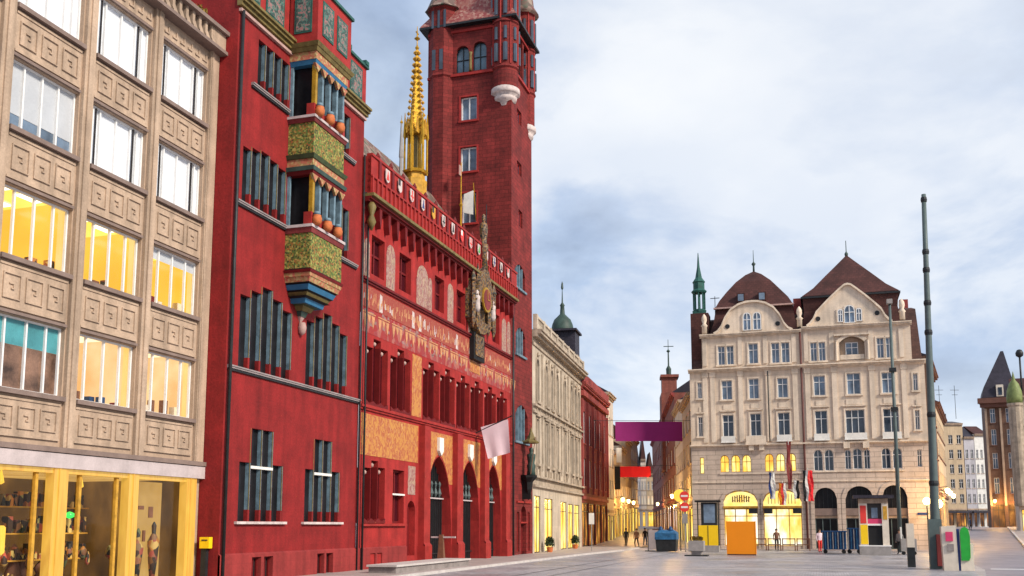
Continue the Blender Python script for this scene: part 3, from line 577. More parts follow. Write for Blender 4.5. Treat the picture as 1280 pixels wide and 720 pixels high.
def annex():
    t = thing('town_hall_wing', 'tall red town house with a carved corner-less oriel and painted parapet', 'building', FL, 33.7)
    t['label'] = 'tall red town hall wing with green gilded oriel and narrow blue windows'
    U0, U1 = 28.66, 38.83
    grp = []
    def G(us, tops, z0): l = [(us[i], us[i+1], tops[i]) for i in range(len(tops))]; grp.append((l, z0)); return l
    def rng(a, b, n): return [a+(b-a)*i/n for i in range(n+1)]
    G(rng(30.0, 32.25, 4), [19.85, 19.85, 19.85, 19.85], 18.02)
    G(rng(35.15, 37.5, 4), [19.85]*4, 18.02)
    G(rng(29.25, 32.25, 5), [15.45, 15.6, 15.7, 15.6, 15.5], 13.42)
    G(rng(35.2, 37.55, 4), [15.7, 15.75, 15.7, 15.6], 13.42)
    G(rng(29.41, 33.0, 5), [10.08, 10.37, 10.66, 10.37, 10.1], 7.5)
    G(rng(34.1, 37.65, 5), [10.09, 10.4, 10.66, 10.38, 10.08], 7.5)
    holes = [(a, b, z0, tp) for l, z0 in grp for a, b, tp in l]
    for a in (29.72, 34.3):
        q = rng(a, a+2.93, 4)
        l = [(q[0], q[1], 4.2), (q[1], q[2], 5.43), (q[2], q[3], 5.43), (q[3], q[4], 4.2)]; grp.append((l, 2.15)); holes += [(x, y_, 2.15, tp) for x, y_, tp in l]
    base = [(30.6, 31.2, .0, .9), (31.4, 32.0, .0, .9), (35.3, 35.9, .0, .9), (36.05, 36.65, .0, .9)]
    m = MB(FL); wall(m, U0, U1, 1.0, 20.7, holes, 0, .3)
    m.poly([(U0, 12, 0), (U0, 0, 0), (U0, 0, 22.9), (U0, 12, 22.9)]); m.poly([(U1, 0, 0), (U1, 12, 0), (U1, 12, 22), (U1, 0, 22)])
    m.poly([(U1, 12, 0), (U0, 12, 0), (U0, 12, 22), (U1, 12, 22)]); m.poly([(U0, 0.4, 20.7), (U1, 0.4, 20.7), (U1, 12, 20.7), (U0, 12, 20.7)])
    m.build('wall', 'red', t)
    m = MB(FL); wall(m, U0, U1, -.1, 1.0, base, -.08, .3); m.poly([(U0, -.08, 1.0), (U1, -.08, 1.0), (U1, 0, 1.06), (U0, 0, 1.06)]); m.build('plinth', 'redpl', t)
    for b in base: window(t, FL, b, .15, 1, (), 'darkred', 'black', .05, name='cellar_window')
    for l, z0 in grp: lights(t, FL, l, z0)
    for a in (29.72, 34.3):
        MB(FL).box(a+.73, a+2.18, -.015, .22, 4.0, 4.1).build('transom', 'whitest', t)
        MB(FL).box(a-.2, a+3.13, -.12, 0, 2.05, 2.14).build('sill', 'shieldw', t)
    for z, u0, u1 in ((7.36, U0+.1, U1), (13.26, 28.9, 32.29), (13.26, 34.8, 38.3), (17.88, 29.6, 32.2), (17.88, 34.9, 37.9)):
        m = MB(FL); m.box(u0, u1, -.1, 0, z, z+.06); m.box(u0, u1, -.13, 0, z+.06, z+.11); m.build('string_course', 'course', t)
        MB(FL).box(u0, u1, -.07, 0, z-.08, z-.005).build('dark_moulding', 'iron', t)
    # main cornice and painted parapet
    m = MB(FL); m.box(U0, U1, -.12, 0, 20.25, 20.36); m.build('pink_moulding', 'pink', t)
    m = MB(FL); cornice(m, U0-.05, U1+.1, 20.45, [(.14, .16), (.12, .26), (.1, .34)]); m.build('cornice', 'olive', t)
    m = MB(FL); wall(m, U0, 32.0, 20.82, 22.7, [], -.05); wall(m, 34.95, U1, 20.82, 22.7, [], -.05); m.box(U0, U1, .3, .4, 20.82, 22.7)
    m.box(U0, U1, -.05, .3, 22.7, 22.74); m.poly([(U1, -.05, 20.82), (U1, .3, 20.82), (U1, .3, 22.7), (U1, -.05, 22.7)]); m.build('parapet', 'redtrim', t)
    def pp(u0, u1, y, fr=FL): m = MB(fr).box(u0, u1, y-.03, y, 21.05, 22.5); q = m.build('panel_frame', 'teal', t); MB(fr).box(u0+.08, u1-.08, y-.04, y-.025, 21.13, 22.42).build('painted_panel', 'darkmural', q)
    for a, b in ((28.9, 29.9), (30.3, 31.6), (35.4, 36.7), (37.2, 38.4)): pp(a, b, -.05)
    m = MB(FL).box(U0-.1, U1+.1, -.15, .45, 22.74, 22.86)
    for u in (30.1, 31.8, 35.1, 36.95, 38.7): m.box(u-.16, u+.16, -.18, .4, 22.86, 23.05)
    m.build('parapet_cap', 'teal', t)
    # side wall face (towards the office) uses the same wall; corner downpipe
    m = MB(FL).tube((28.78, -.12, 0), (28.78, -.12, 20.3), .06); m.tube((38.75, -.1, 0), (38.75, -.1, 18.6), .045); m.build('downpipe', 'iron', t, True)
    # oriel -------------------------------------------------------------
    a, b, D = 32.29, 34.81, 1.1
    def ring(z, k, drop=0): # k shrink towards the wall centre
        c = (a+b)/2; h = (b-a)/2*k; return [(c-h, 0, z), (c-h, -D*k, z), (c+h, -D*k, z), (c+h, 0, z)]
    def level(z0, z1, k0, k1, m, name, bv=True):
        q = MB(FL); q.loft([ring(z0, k0), ring(z1, k1)], closed=False); q.poly(ring(z0, k0)); q.poly(ring(z1, k1)); return q.build(name, m, t)
    seq = [(8.9, 9.25, .03, .12, 'pink'), (9.25, 9.55, .14, .2, 'copper'), (9.55, 9.8, .26, .34, 'olive'), (9.8, 9.86, .34, .46, 'dkgreen'), (9.86, 10.12, .56, .6, 'brightblue'), (10.12, 10.2, .60, .74, 'black'), (10.2, 10.42, .66, .74, 'olive'),
           (10.42, 10.5, .72, .82, 'black'), (10.5, 10.8, .80, .88, 'brightblue'), (10.8, 10.9, .84, .94, 'black'), (10.9, 11.2, .93, .98, 'frz3'), (11.2, 11.42, 1.0, 1.02, 'frz3'), (11.42, 11.58, 1.04, 1.07, 'darkred'), (11.58, 11.68, 1.0, 1.0, 'black'),
           (11.68, 13.05, 1, 1, 'greenpanel'), (13.05, 13.25, 1.03, 1.06, 'maroon'), (13.25, 13.36, 1.09, 1.09, 'fascia'),
           (15.35, 15.5, 1.0, 1.05, 'darkred'), (15.5, 15.66, 1.08, 1.1, 'copper'), (15.66, 15.98, 1.02, 1.02, 'frz3'), (15.98, 16.14, 1.06, 1.12, 'dkgreen'),
           (16.14, 17.45, 1, 1, 'greenpanel'), (17.45, 17.6, 1.04, 1.08, 'maroon'), (17.6, 17.7, 1.11, 1.11, 'fascia'),
           (19.8, 19.98, 1.0, 1.05, 'brightblue'), (19.98, 20.3, 1.06, 1.06, 'frz3'), (20.3, 20.45, 1.1, 1.16, 'olive'), (20.45, 20.6, 1.18, 1.24, 'olive')]
    fz = lambda z: z if z > 11.68 else 11.68-(11.68-z)*.66
    for i, (z0, z1, k0, k1, m_) in enumerate(seq): z0, z1 = fz(z0), fz(z1); level(z0, z1, k0, k1, m_, 'oriel_panel' if m_ == 'greenpanel' else 'oriel_moulding')
    level(20.6, 22.9, 1.12, 1.12, 'redtrim', 'oriel_parapet')
    level(22.9, 23.02, 1.2, 1.2, 'teal', 'parapet_cap')
    for z0, z1 in ((13.36, 15.35), (17.7, 19.8)):
        q = MB(FL); rr = ring(z0, .80); r2 = ring(z1, .80); q.loft([rr, r2], closed=False); q.build('oriel_glazing', 'darkglass', t)
        m = MB(FL); h = (b-a)/2; c = (a+b)/2
        for u in (c-h*.97, ): m.box(u-.0, u+.16, -D, -D+.16, z0+.5, z1)
        m.build('gold_column', 'gold', t)
        m = MB(FL)
        for f in (-.45, .02, .5, .93): u = c+h*f; m.box(u-.07, u+.07, -D+.03, -D+.30, z0+.5, z1)
        m.box(a+.02, a+.12, -.12, -.0, z0, z1); m.build('oriel_mullion', 'blue', t)
        m = MB(FL)
        for f in (-.97, -.45, .02, .5, .93): u = c+h*f; m.box(u-.075, u+.09, -D-.01, -D+.32, z0, z0+.5)
        m.build('mullion_reflection', 'redtrim', t)  # red reflection at the oriel mullion feet, put in as colour
        m = MB(FL)
        for k in range(5): u = a+.12+k*.56; m.prism([(u-.24, z1), (u+.24, z1), (u, z1-.3)], -D-.06, -D+.05)
        m.build('hanging_trim', 'frz3', t)
    F2 = Frame(FL.w(a-.15, 0, 0), FT.phi)   # left face of the oriel: u runs outwards to the square
    # painted panels of the oriel parapet
    m = MB(F2).box(.22, .98, -.03, .0, 21.05, 22.5); q = m.build('panel_frame', 'teal', t); MB(F2).box(.3, .9, -.04, -.025, 21.12, 22.42).build('painted_panel', 'darkmural', q)
    for u0, u1 in ((32.5, 33.4), (33.7, 34.6)): m = MB(FL).box(u0, u1, -D*1.12-.03, -D*1.12, 21.05, 22.5); q = m.build('panel_frame', 'teal', t); MB(FL).box(u0+.07, u1-.07, -D*1.12-.04, -D*1.12-.02, 21.13, 22.42).build('painted_panel', 'darkmural', q)
    # boss hanging under the oriel
    MB(FL).lathe(33.55, -.12, [(.02, 9.35), (.13, 9.45), (.17, 9.65), (.12, 9.85)], 10).build('oriel_boss', 'pink', t, True)
    return t
annex()
def pot_proto():
    t = thing('flower_pot', '', 'flower pot', ID)
    MB().lathe(0, 0, [(.12, 0), (.22, .12), (.24, .28), (.19, .42), (.2, .45)], 14).build('pot', 'terra', t, True)
    MB().lathe(0, 0, [(.13, .45), (.17, .52), (.15, .62), (.02, .66)], 10).build('plant', 'blue', t, True)
    return t
pot = pot_proto(); first = True
for lvl, z in (('lower', 13.36), ('upper', 17.7)):
    for k, pos in enumerate(('left', 'middle', 'right')):
        o = pot if first else copy_tree(pot); first = False
        o.scale = (.82, .82, .82); o.location = FL.w(32.45+.85*k, -1.25, z+.0); o['label'] = f'{pos} orange pot on the {lvl} ledge of the green gilded oriel'; o['group'] = 'orange pots on the oriel ledges'
# ledges the pots stand on
# ------------------------------------------------------------------ town hall, middle range
def middle():
    t = thing('town_hall', 'bright red arcaded town hall front with painted murals and shield parapet', 'building', FL, 50)
    U0, U1 = 38.85, 61.18
    H = []
    upw = [(39.85, 41.25), (42.97, 44.4), (47.6, 48.95), (50.9, 52.3), (57.2, 58.65)]
    for a, b in upw: H.append((a, b, 13.4, 15.25))
    lg = []
    for a, b in ((39.45, 41.8), (42.1, 44.5), (46.1, 48.35), (48.5, 50.7), (50.95, 53.1), (53.3, 55.5), (55.75, 57.95), (58.15, 60.25)):
        s = (b-a)/3; l = [(a, a+s, 10.0), (a+s, a+2*s, 10.45), (a+2*s, b, 10.12)]; lg.append(l); H += [(x, y, 7.35, tp) for x, y, tp in l]
    g1 = [(39.5, 40.23, 4.55), (40.23, 40.96, 4.9), (40.96, 41.7, 4.62)]; H += [(x, y, 2.1, tp) for x, y, tp in g1]
    H.append((42.6, 43.9, 2.1, 4.62)); H.append((44.3, 45.3, .55, 3.2, 'round'))
    arch = [(46.9, 50.4, 0.1, 5.6, 'point'), (51.95, 55.2, 0.1, 5.6, 'point'), (56.0, 59.2, 0.1, 5.62, 'point')]
    arch = [(46.55, 50.3, 0.0, 5.6, 'point'), (51.4, 54.9, 0.0, 5.6, 'point'), (55.9, 59.0, 0.0, 5.62, 'point')]
    H += arch
    m = MB(FL); wall(m, U0, U1, 0.0, 16.8, H, 0, .35, n=20)
    m.poly([(U0, .6, 16.8), (U1, .6, 16.8), (U1, 12, 16.8), (U0, 12, 16.8)]); m.build('wall', 'red_mid', t)
    # plinth with cellar windows
    m = MB(FL); pl = [(40.15, 40.7, -.05, .78), (40.85, 41.4, -.05, .78)]; wall(m, U0, 44.2, -.05, 1.0, pl, -.07, .3)
    m.poly([(U0, -.07, 1), (44.2, -.07, 1), (44.2, 0, 1.05), (U0, 0, 1.05)]); m.poly([(44.2, -.07, -.05), (44.2, 0, -.05), (44.2, 0, 1), (44.2, -.07, 1)]); m.build('plinth', 'redpl', t)
    for b in pl: window(t, FL, b, .12, 1, (), 'darkred', 'black', .05, name='cellar_window')
    # deep arch passages and gates
    for a in arch:
        o = outline(a, 20); m = MB(FL); n = len(o)
        for k in range(1, n): p, q = o[k], o[(k+1) % n]; m.poly([(p[0], .35, p[1]), (p[0], .55, p[1]), (q[0], .55, q[1]), (q[0], .35, q[1])])
        m.build('arch_reveal', 'redtrim', t)
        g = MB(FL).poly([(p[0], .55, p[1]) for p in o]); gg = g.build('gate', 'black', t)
        m = MB(FL); u = a[0]+.15
        while u < a[1]: m.box(u-.02, u+.02, 0.46, 0.50, .05, topf(a, u)-.05); u += .28
        m.box(a[0], a[1], .45, .5, .5, .56)
        m.build('gate_bars', 'iron', gg)
        MB(FL).box(a[0], a[1], 0.38, 0.45, 3.4, 3.47).build('gate_beam', 'fascia', gg)
        m = MB(FL); 
        for i in range(5): u = a[0]+(a[1]-a[0])*(.2+.15*i); m.lathe(u, .4, [(.02, 3.5), (.12, 3.7), (.03, 4.0), (.09, 4.2), (.01, 4.35)], 6)
        m.build('gate_cresting', 'mast', gg)
    # ochre spandrels above the arches
    for a in arch:
        m = MB(FL); n = 24; u0, u1 = a[0]-.1, a[1]+.1
        for i in range(n):
            x0 = u0+(u1-u0)*i/n; x1 = u0+(u1-u0)*(i+1)/n; t0 = topf(a, x0)+.12 if a[0] < x0 < a[1] else 3.9; t1 = topf(a, x1)+.12 if a[0] < x1 < a[1] else 3.9
            m.poly([(x0, -.012, max(4.2, t0)), (x1, -.012, max(4.2, t1)), (x1, -.012, 6.85), (x0, -.012, 6.85)])
        m.build('spandrel_mural', 'goldmural', t)
        c = (a[0]+a[1])/2; MB(FL).prism([(c-.3, 6.6), (c-.3, 5.9), (c, 5.65), (c+.3, 5.9), (c+.3, 6.6)], -.16, 0).build('keystone_shield', 'whitest', t)
    # buttress piers
    for a, b in ((45.7, 46.5), (50.4, 51.3), (55.0, 55.8), (59.1, 60.0)):
        m = MB(FL); m.box(a, b, -.32, 0, 0, 7.0); m.box(a-.06, b+.06, -.42, 0, 0, 1.0); m.poly([(a-.06, -.42, 1.0), (b+.06, -.42, 1.0), (b, -.32, 1.15), (a, -.32, 1.15)]); m.build('buttress', 'redtrim', t)
    MB(FL).box(39.1, 45.55, -.015, 0, 5.1, 6.95).build('ochre_mural', 'goldmural', t)
    MB(FL).box(44.7, 45.9, -.012, 0, 7.4, 10.5).build('wall_mural', 'goldmural', t)
    MB(FL).box(44.35, 45.25, -.012, 0, 3.5, 4.9).build('wall_mural', 'figmural', t)
    # string courses
    for z in (7.1, 12.85):
        m = MB(FL); m.box(U0+.05, U1, -.08, 0, z, z+.1); m.box(U0+.05, U1, -.15, 0, z+.1, z+.2); m.build('string_course', 'darkred' if z > 10 else 'redtrim', t)
    MB(FL).box(38.95, U1, -.014, 0, 11.75, 12.75).build('vine_frieze', 'frieze', t)
    m = MB(FL); g = MB(FL); u = 39.1
    while u < 61:
        z = random.uniform(11.85, 12.2); hh = random.uniform(.25, .5); ww = random.uniform(.05, .16)
        (m if random.random() < .8 else g).prism([(u, z), (u+ww, z+random.uniform(-.1, .1)), (u+ww*random.uniform(.3, 1.3), z+hh), (u+ww*.2, z+hh*.9)], -.019, -.0142)
        if random.random() < .05: g.prism([(u+.1, 11.8), (u+.45, 11.8), (u+.4, 12.6), (u+.15, 12.65)], -.018, -.0143)
        u += random.uniform(.08, .26)
    m.build('painted_tendrils', 'peach', t); g.build('painted_figures', 'shieldw', t)
    m = MB(FL)
    for k in range(90): u = random.uniform(39.1, 60.6); z = random.uniform(10.75, 11.7); m.prism([(u, z), (u+random.uniform(.1, .4), z), (u+random.uniform(.1, .3), z+.15), (u, z+.12)], -.013, -.0085)
    m.build('painted_patches', 'frieze3', t)
    # scalloped painted band over the window groups
    m = MB(FL); u = 39.1
    while u < 60.8:
        for dx, hh in ((0, .62), (.42, .38), (.84, .62)): m.prism([(u+dx, 11.45), (u+dx+.36, 11.45), (u+dx+.30, 11.45-hh*.5), (u+dx+.16, 11.45-hh)], -.02, 0)
        m.box(u-.02, u+1.25, -.022, 0, 11.5, 11.56); u += 1.55
    m.build('scallop_frieze', 'peach', t)
    MB(FL).box(38.95, U1, -.008, 0, 10.6, 11.7).build('lower_frieze', 'frieze2', t)
    # niches with painted figures between the upper windows
    for c, wd in ((41.95, .5), (45.9, .8), (46.9, .28), (49.9, .45), (59.6, .5), (39.35, .3), (60.6, .35), (53.2, .4)):
        h = (c-wd, c+wd, 13.15, 15.3 if wd > .3 else 14.9, 'round'); MB(FL).poly([(p, -.012, q) for p, q in outline(h)]).build('painted_niche', 'figmural', t)
    # windows
    for a, b in upw: window(t, FL, (a, b, 13.4, 15.25), .3, 1, (.55,), 'darkred', 'redreflectglass', .10)
    for l in lg+[g1]:
        z0 = 7.35 if l is not g1 else 2.1
        g = MB(FL); mu = MB(FL); hd = MB(FL)
        for i, (a, b, tp) in enumerate(l):
            g.poly([(a, .3, z0), (b, .3, z0), (b, .3, tp), (a, .3, tp)])
            if i < 2: mu.box(b-.05, b+.05, .02, .29, z0, min(tp, l[i+1][2]))
            mu.prism([(a, z0), (b, z0), (b, z0+.22), ((a+b)/2, z0+.08), (a, z0+.22)], -.05, .1)
            hd.lathe((a+b)/2, .16, [(.02, tp-.3), (.09, tp-.24), (.1, tp-.16), (.02, tp-.08)], 8)
        w_ = mu.build('window', 'redtrim' if 0 else 'darkred', t); g.build('pane', 'redreflectglass', w_); hd.build('carved_head', 'pink', w_, True)
    window(t, FL, (42.6, 43.9, 2.1, 4.62), .3, 1, (), 'darkred', 'redreflectglass', .1); MB(FL).box(42.55, 43.95, -.03, .2, 3.42, 3.5).build('transom', 'whitest', t)
    MB(FL).poly([(p, .3, q) for p, q in outline((44.3, 45.3, .55, 3.2, 'round'))]).build('side_door', 'darkred', t)
    m = MB(FL); m.box(39.3, 44.05, -.14, 0, 1.98, 2.08); m.build('sill', 'redtrim', t)
    for l in lg: MB(FL).box(l[0][0]-.07, l[2][1]+.07, -.10, 0, 7.3, 7.345).build('sill', 'redtrim', t)
    # eaves: bracket row, olive cornice, ribbed parapet
    m = MB(FL); u = U0+.35
    while u < U1-.1: m.prism([(u-.14, 16.5), (u+.14, 16.5), (u+.1, 15.9), (u, 15.55), (u-.1, 15.9)], -.28, 0); u += .98
    m.build('bracket_row', 'darkred', t)
    m = MB(FL); cornice(m, U0, U1, 16.5, [(.1, .3), (.12, .42)]); m.build('red_cornice', 'darkred', t)
    m = MB(FL); m.box(U0, U1, -.55, .1, 16.72, 16.86); m.build('cornice', 'olive', t)
    m = MB(FL); m.box(U0, U1, -.38, -.2, 16.86, 18.6); m.box(U0, U1, -.44, -.15, 18.6, 18.72); m.box(U0, U1, -.46, -.38, 17.62, 17.7)
    u = U0+.1
    while u < U1: m.box(u-.06, u+.06, -.46, -.38, 16.86, 17.62); u += .48
    m.poly([(U0, -.38, 16.9), (U0, .8, 16.9), (U0, .8, 18.6), (U0, -.38, 18.6)])
    m.build('parapet', 'redtrim', t)
    m = MB(FL); u = U0+.85
    while u < U1-.3: m.box(u-.12, u+.12, -.45, -.38, 17.7, 18.6); m.lathe(u, -.3, [(.09, 18.72), (.12, 18.85), (.03, 19.05)], 6); u += 1.43
    m.build('parapet_post', 'darkred', t)
    # heraldic shields
    for k in range(14):
        u = 40.4+1.43*k
        if 53.6 < u < 54.6: continue
        s = MB(FL).prism([(u-.21, 18.45), (u-.21, 17.98), (u-.13, 17.88), (u, 17.82), (u+.13, 17.88), (u+.21, 17.98), (u+.21, 18.45)], -.5, -.465).build('shield', 'goldp' if k == 4 else 'redp' if k == 7 else 'shieldw', t)
        cm = ['redp', 'darkframe', 'redp', 'bluesign', 'darkframe', 'darkframe', 'darkframe', 'white', 'redp', 'green', 'redp', 'bluesign', 'darkframe', 'redp'][k]
        q = MB(FL)
        if k % 3 == 0: q.prism([(u-.14, 17.95), (u+.14, 17.95), (u, 18.4)], -.512, -.5)
        elif k % 3 == 1: q.box(u-.21, u, -.512, -.5, 18.15, 18.45)
        else: q.box(u-.16, u+.16, -.512, -.5, 18.05, 18.13).box(u-.05, u+.05, -.513, -.5, 17.9, 18.4)
        q.build('emblem', cm, s)
    # roof
    m = MB(FL); m.poly([(U0, .3, 17.2), (U1, .3, 17.2), (U1, 5.6, 24.6), (U0, 5.6, 24.6)]); m.poly([(U1, 11, 17.2), (U0, 11, 17.2), (U0, 5.6, 24.6), (U1, 5.6, 24.6)])
    m.poly([(U0, .3, 17.2), (U0, 5.6, 24.6), (U0, 11, 17.2)]); m.build('roof', 'rooftile', t)
    # downpipe
    MB(FL).tube((61.0, -.2, 0), (61.0, -.2, 16.6), .07).tube((39.15, -.15, 0), (39.15, -.15, 16.6), .05).build('downpipe', 'iron', t, True)
    m = MB(FL).lathe(39.15, -.3, [(.05, 15.2), (.22, 15.6), (.1, 15.9), (.22, 16.3), (.1, 16.5)], 8); m.build('gilded_bracket', 'olive', t, True)
    # the gothic clock
    c = MB(FL).box(52.3, 56.2, -.22, 0, 13.9, 16.2); c = c.build('clock', 'lacequ', t)
    MB(FL).prism([(52.6, 15.0), (53.1, 16.4), (54.2, 17.6), (55.3, 16.4), (55.8, 15.0)], -.62, -.2).build('clock_gable', 'lacequ', c)
    F3 = MB(FL); n = 24
    F3.prism([(54.2+.75*math.cos(2*math.pi*k/n), 15.3+.75*math.sin(2*math.pi*k/n)) for k in range(n)], -.7, -.6); F3.build('dial_rim', 'gold', c)
    MB(FL).prism([(54.2+.62*math.cos(2*math.pi*k/n), 15.3+.62*math.sin(2*math.pi*k/n)) for k in range(n)], -.72, -.7).build('dial', 'maroon', c)
    MB(FL).box(54.17, 54.23, -.75, -.73, 15.3, 15.85).box(54.2, 54.6, -.75, -.73, 15.27, 15.33).build('clock_hands', 'gold', c)
    m = MB(FL)
    for u in (52.4, 53.2, 55.2, 56.1): m.lathe(u, -.45, [(.02, 13.3), (.16, 13.8), (.14, 16.0), (.2, 16.1), (.02, 17.3 if u in (53.2, 55.2) else 16.8)], 6)
    m.build('pinnacle', 'lacequ', c)
    m = MB(FL)
    for u in (52.8, 55.65): m.lathe(u, -.55, [(.12, 14.3), (.2, 14.5), (.17, 15.0), (.2, 15.2), (.08, 15.3), (.1, 15.5), (.02, 15.6)], 8)
    m.build('clock_figure', 'shieldw', c, True)
    MB(FL).prism([(52.5, 13.95), (55.8, 13.95), (55.0, 13.5), (54.4, 13.25), (53.6, 13.15), (52.9, 13.5)], -.5, 0).build('clock_corbel', 'lacequ', c)
    MB(FL).box(53.0, 54.9, -.3, 0, 11.6, 13.2).build('clock_panel', 'black', c)
    MB(FL).box(53.25, 54.65, -.34, -.3, 11.85, 13.1).build('clock_lower_tracery', 'lacequ', c)
    MB(FL).prism([(53.0, 10.9), (54.9, 10.9), (54.6, 11.5), (53.3, 11.5)], -.03, 0).build('gold_mural', 'goldmural', t)
    # finial figure on the parapet above the clock
    m = MB(FL).lathe(54.2, -.45, [(.28, 17.2), (.2, 18.2), (.3, 18.4), (.26, 18.7), (.16, 18.75), (.22, 19.2), (.26, 19.7), (.2, 20.0), (.08, 20.1), (.13, 20.3), (.1, 20.5), (.02, 20.6)], 10); m.build('clock_finial', 'lacequ', c, True)
    MB(FL).tube((54.55, -.5, 18.8), (54.55, -.5, 21.3), .03).build('lance', 'iron', c)
    return t
middle()
# golden ridge turret, thin finials
def spire():
    u, y = 56.1, 4.85
    t = thing('ridge_turret', 'gilded gothic openwork spire rising from the patterned town hall roof', 'spire', FL, u, y, 22.8)
    m = MB(FL); m.lathe(u, y, [(.7, 22.6), (.75, 23.9), (.62, 24.0), (.6, 24.4)], 6); m.build('base', 'goldp', t)
    m = MB(FL)
    for k in range(6): a = k*math.pi/3; m.tube((u+.5*math.cos(a), y+.5*math.sin(a), 24.3), (u+.48*math.cos(a), y+.48*math.sin(a), 27.0), .07, .06, 6); m.lathe(u+.72*math.cos(a), y+.72*math.sin(a), [(.08, 24.3), (.07, 26.6), (.13, 26.8), (.02, 28.4)], 5)
    m.build('open_lantern', 'gold', t)
    MB(FL).lathe(u, y, [(.16, 24.3), (.16, 26.9)], 6).build('lantern_core', 'olive', t)
    m = MB(FL); m.lathe(u, y, [(.78, 24.35), (.84, 24.5), (.6, 24.6)], 6)
    m.lathe(u, y, [(.62, 26.9), (.72, 27.1), (.46, 27.3), (.26, 29.8), (.1, 32.0), (.05, 33.0)], 6); m.build('spire', 'gold', t)
    m = MB(FL)
    for j in range(13):
        z = 27.5+j*.42; f = (z-27.3)/5.5; r = .47*(1-f)+.05
        for k in range(6): a = k*math.pi/3; m.lathe(u+(r+.06)*math.cos(a), y+(r+.06)*math.sin(a), [(.02, z-.12), (.13, z), (.02, z+.16)], 5)
    for k in range(6):
        a = (k+.5)*math.pi/3; x, yy = u+.66*math.cos(a), y+.66*math.sin(a); m.prism([(x-.16, 26.9), (x+.16, 26.9), (x, 28.0)], yy-.04, yy+.04)
    m.build('crockets', 'goldp', t)
    m = MB(FL).lathe(u, y, [(.02, 32.7), (.14, 32.9), (.04, 33.1), (.03, 33.4), (.2, 33.55), (.05, 33.7), (.02, 34.4)], 8).box(u-.2, u+.2, y-.03, y+.03, 33.9, 33.98); m.build('finial', 'gold', t)
spire()
t = thing('roof_finial', 'thin grey pinnacle on the town hall roof left of the gilded spire', 'finial', FL, 53.7, 4.8, 22.5); MB(FL).lathe(53.7, 4.8, [(.12, 22.5), (.1, 24.5), (.14, 24.6), (.05, 26.8), (.01, 27.3)], 6).build('shaft', 'concrete', t); MB(FL).lathe(53.7, 4.8, [(.02, 26.7), (.1, 26.85), (.02, 27.0)], 6).build('ball', 'gold', t)
t = thing('roof_finial', 'thin gilded rod with small flag in front of the red tower', 'finial', FL, 60.6, 3.4, 20.5); MB(FL).tube((60.6, 3.4, 20.5), (60.6, 3.4, 26.6), .07, .03).lathe(60.6, 3.4, [(.02, 23.4), (.14, 23.6), (.02, 23.8)], 8).build('shaft', 'gold', t); MB(FL).box(60.2, 60.58, 3.38, 3.42, 25.6, 26.3).build('pennant', 'pink', t)

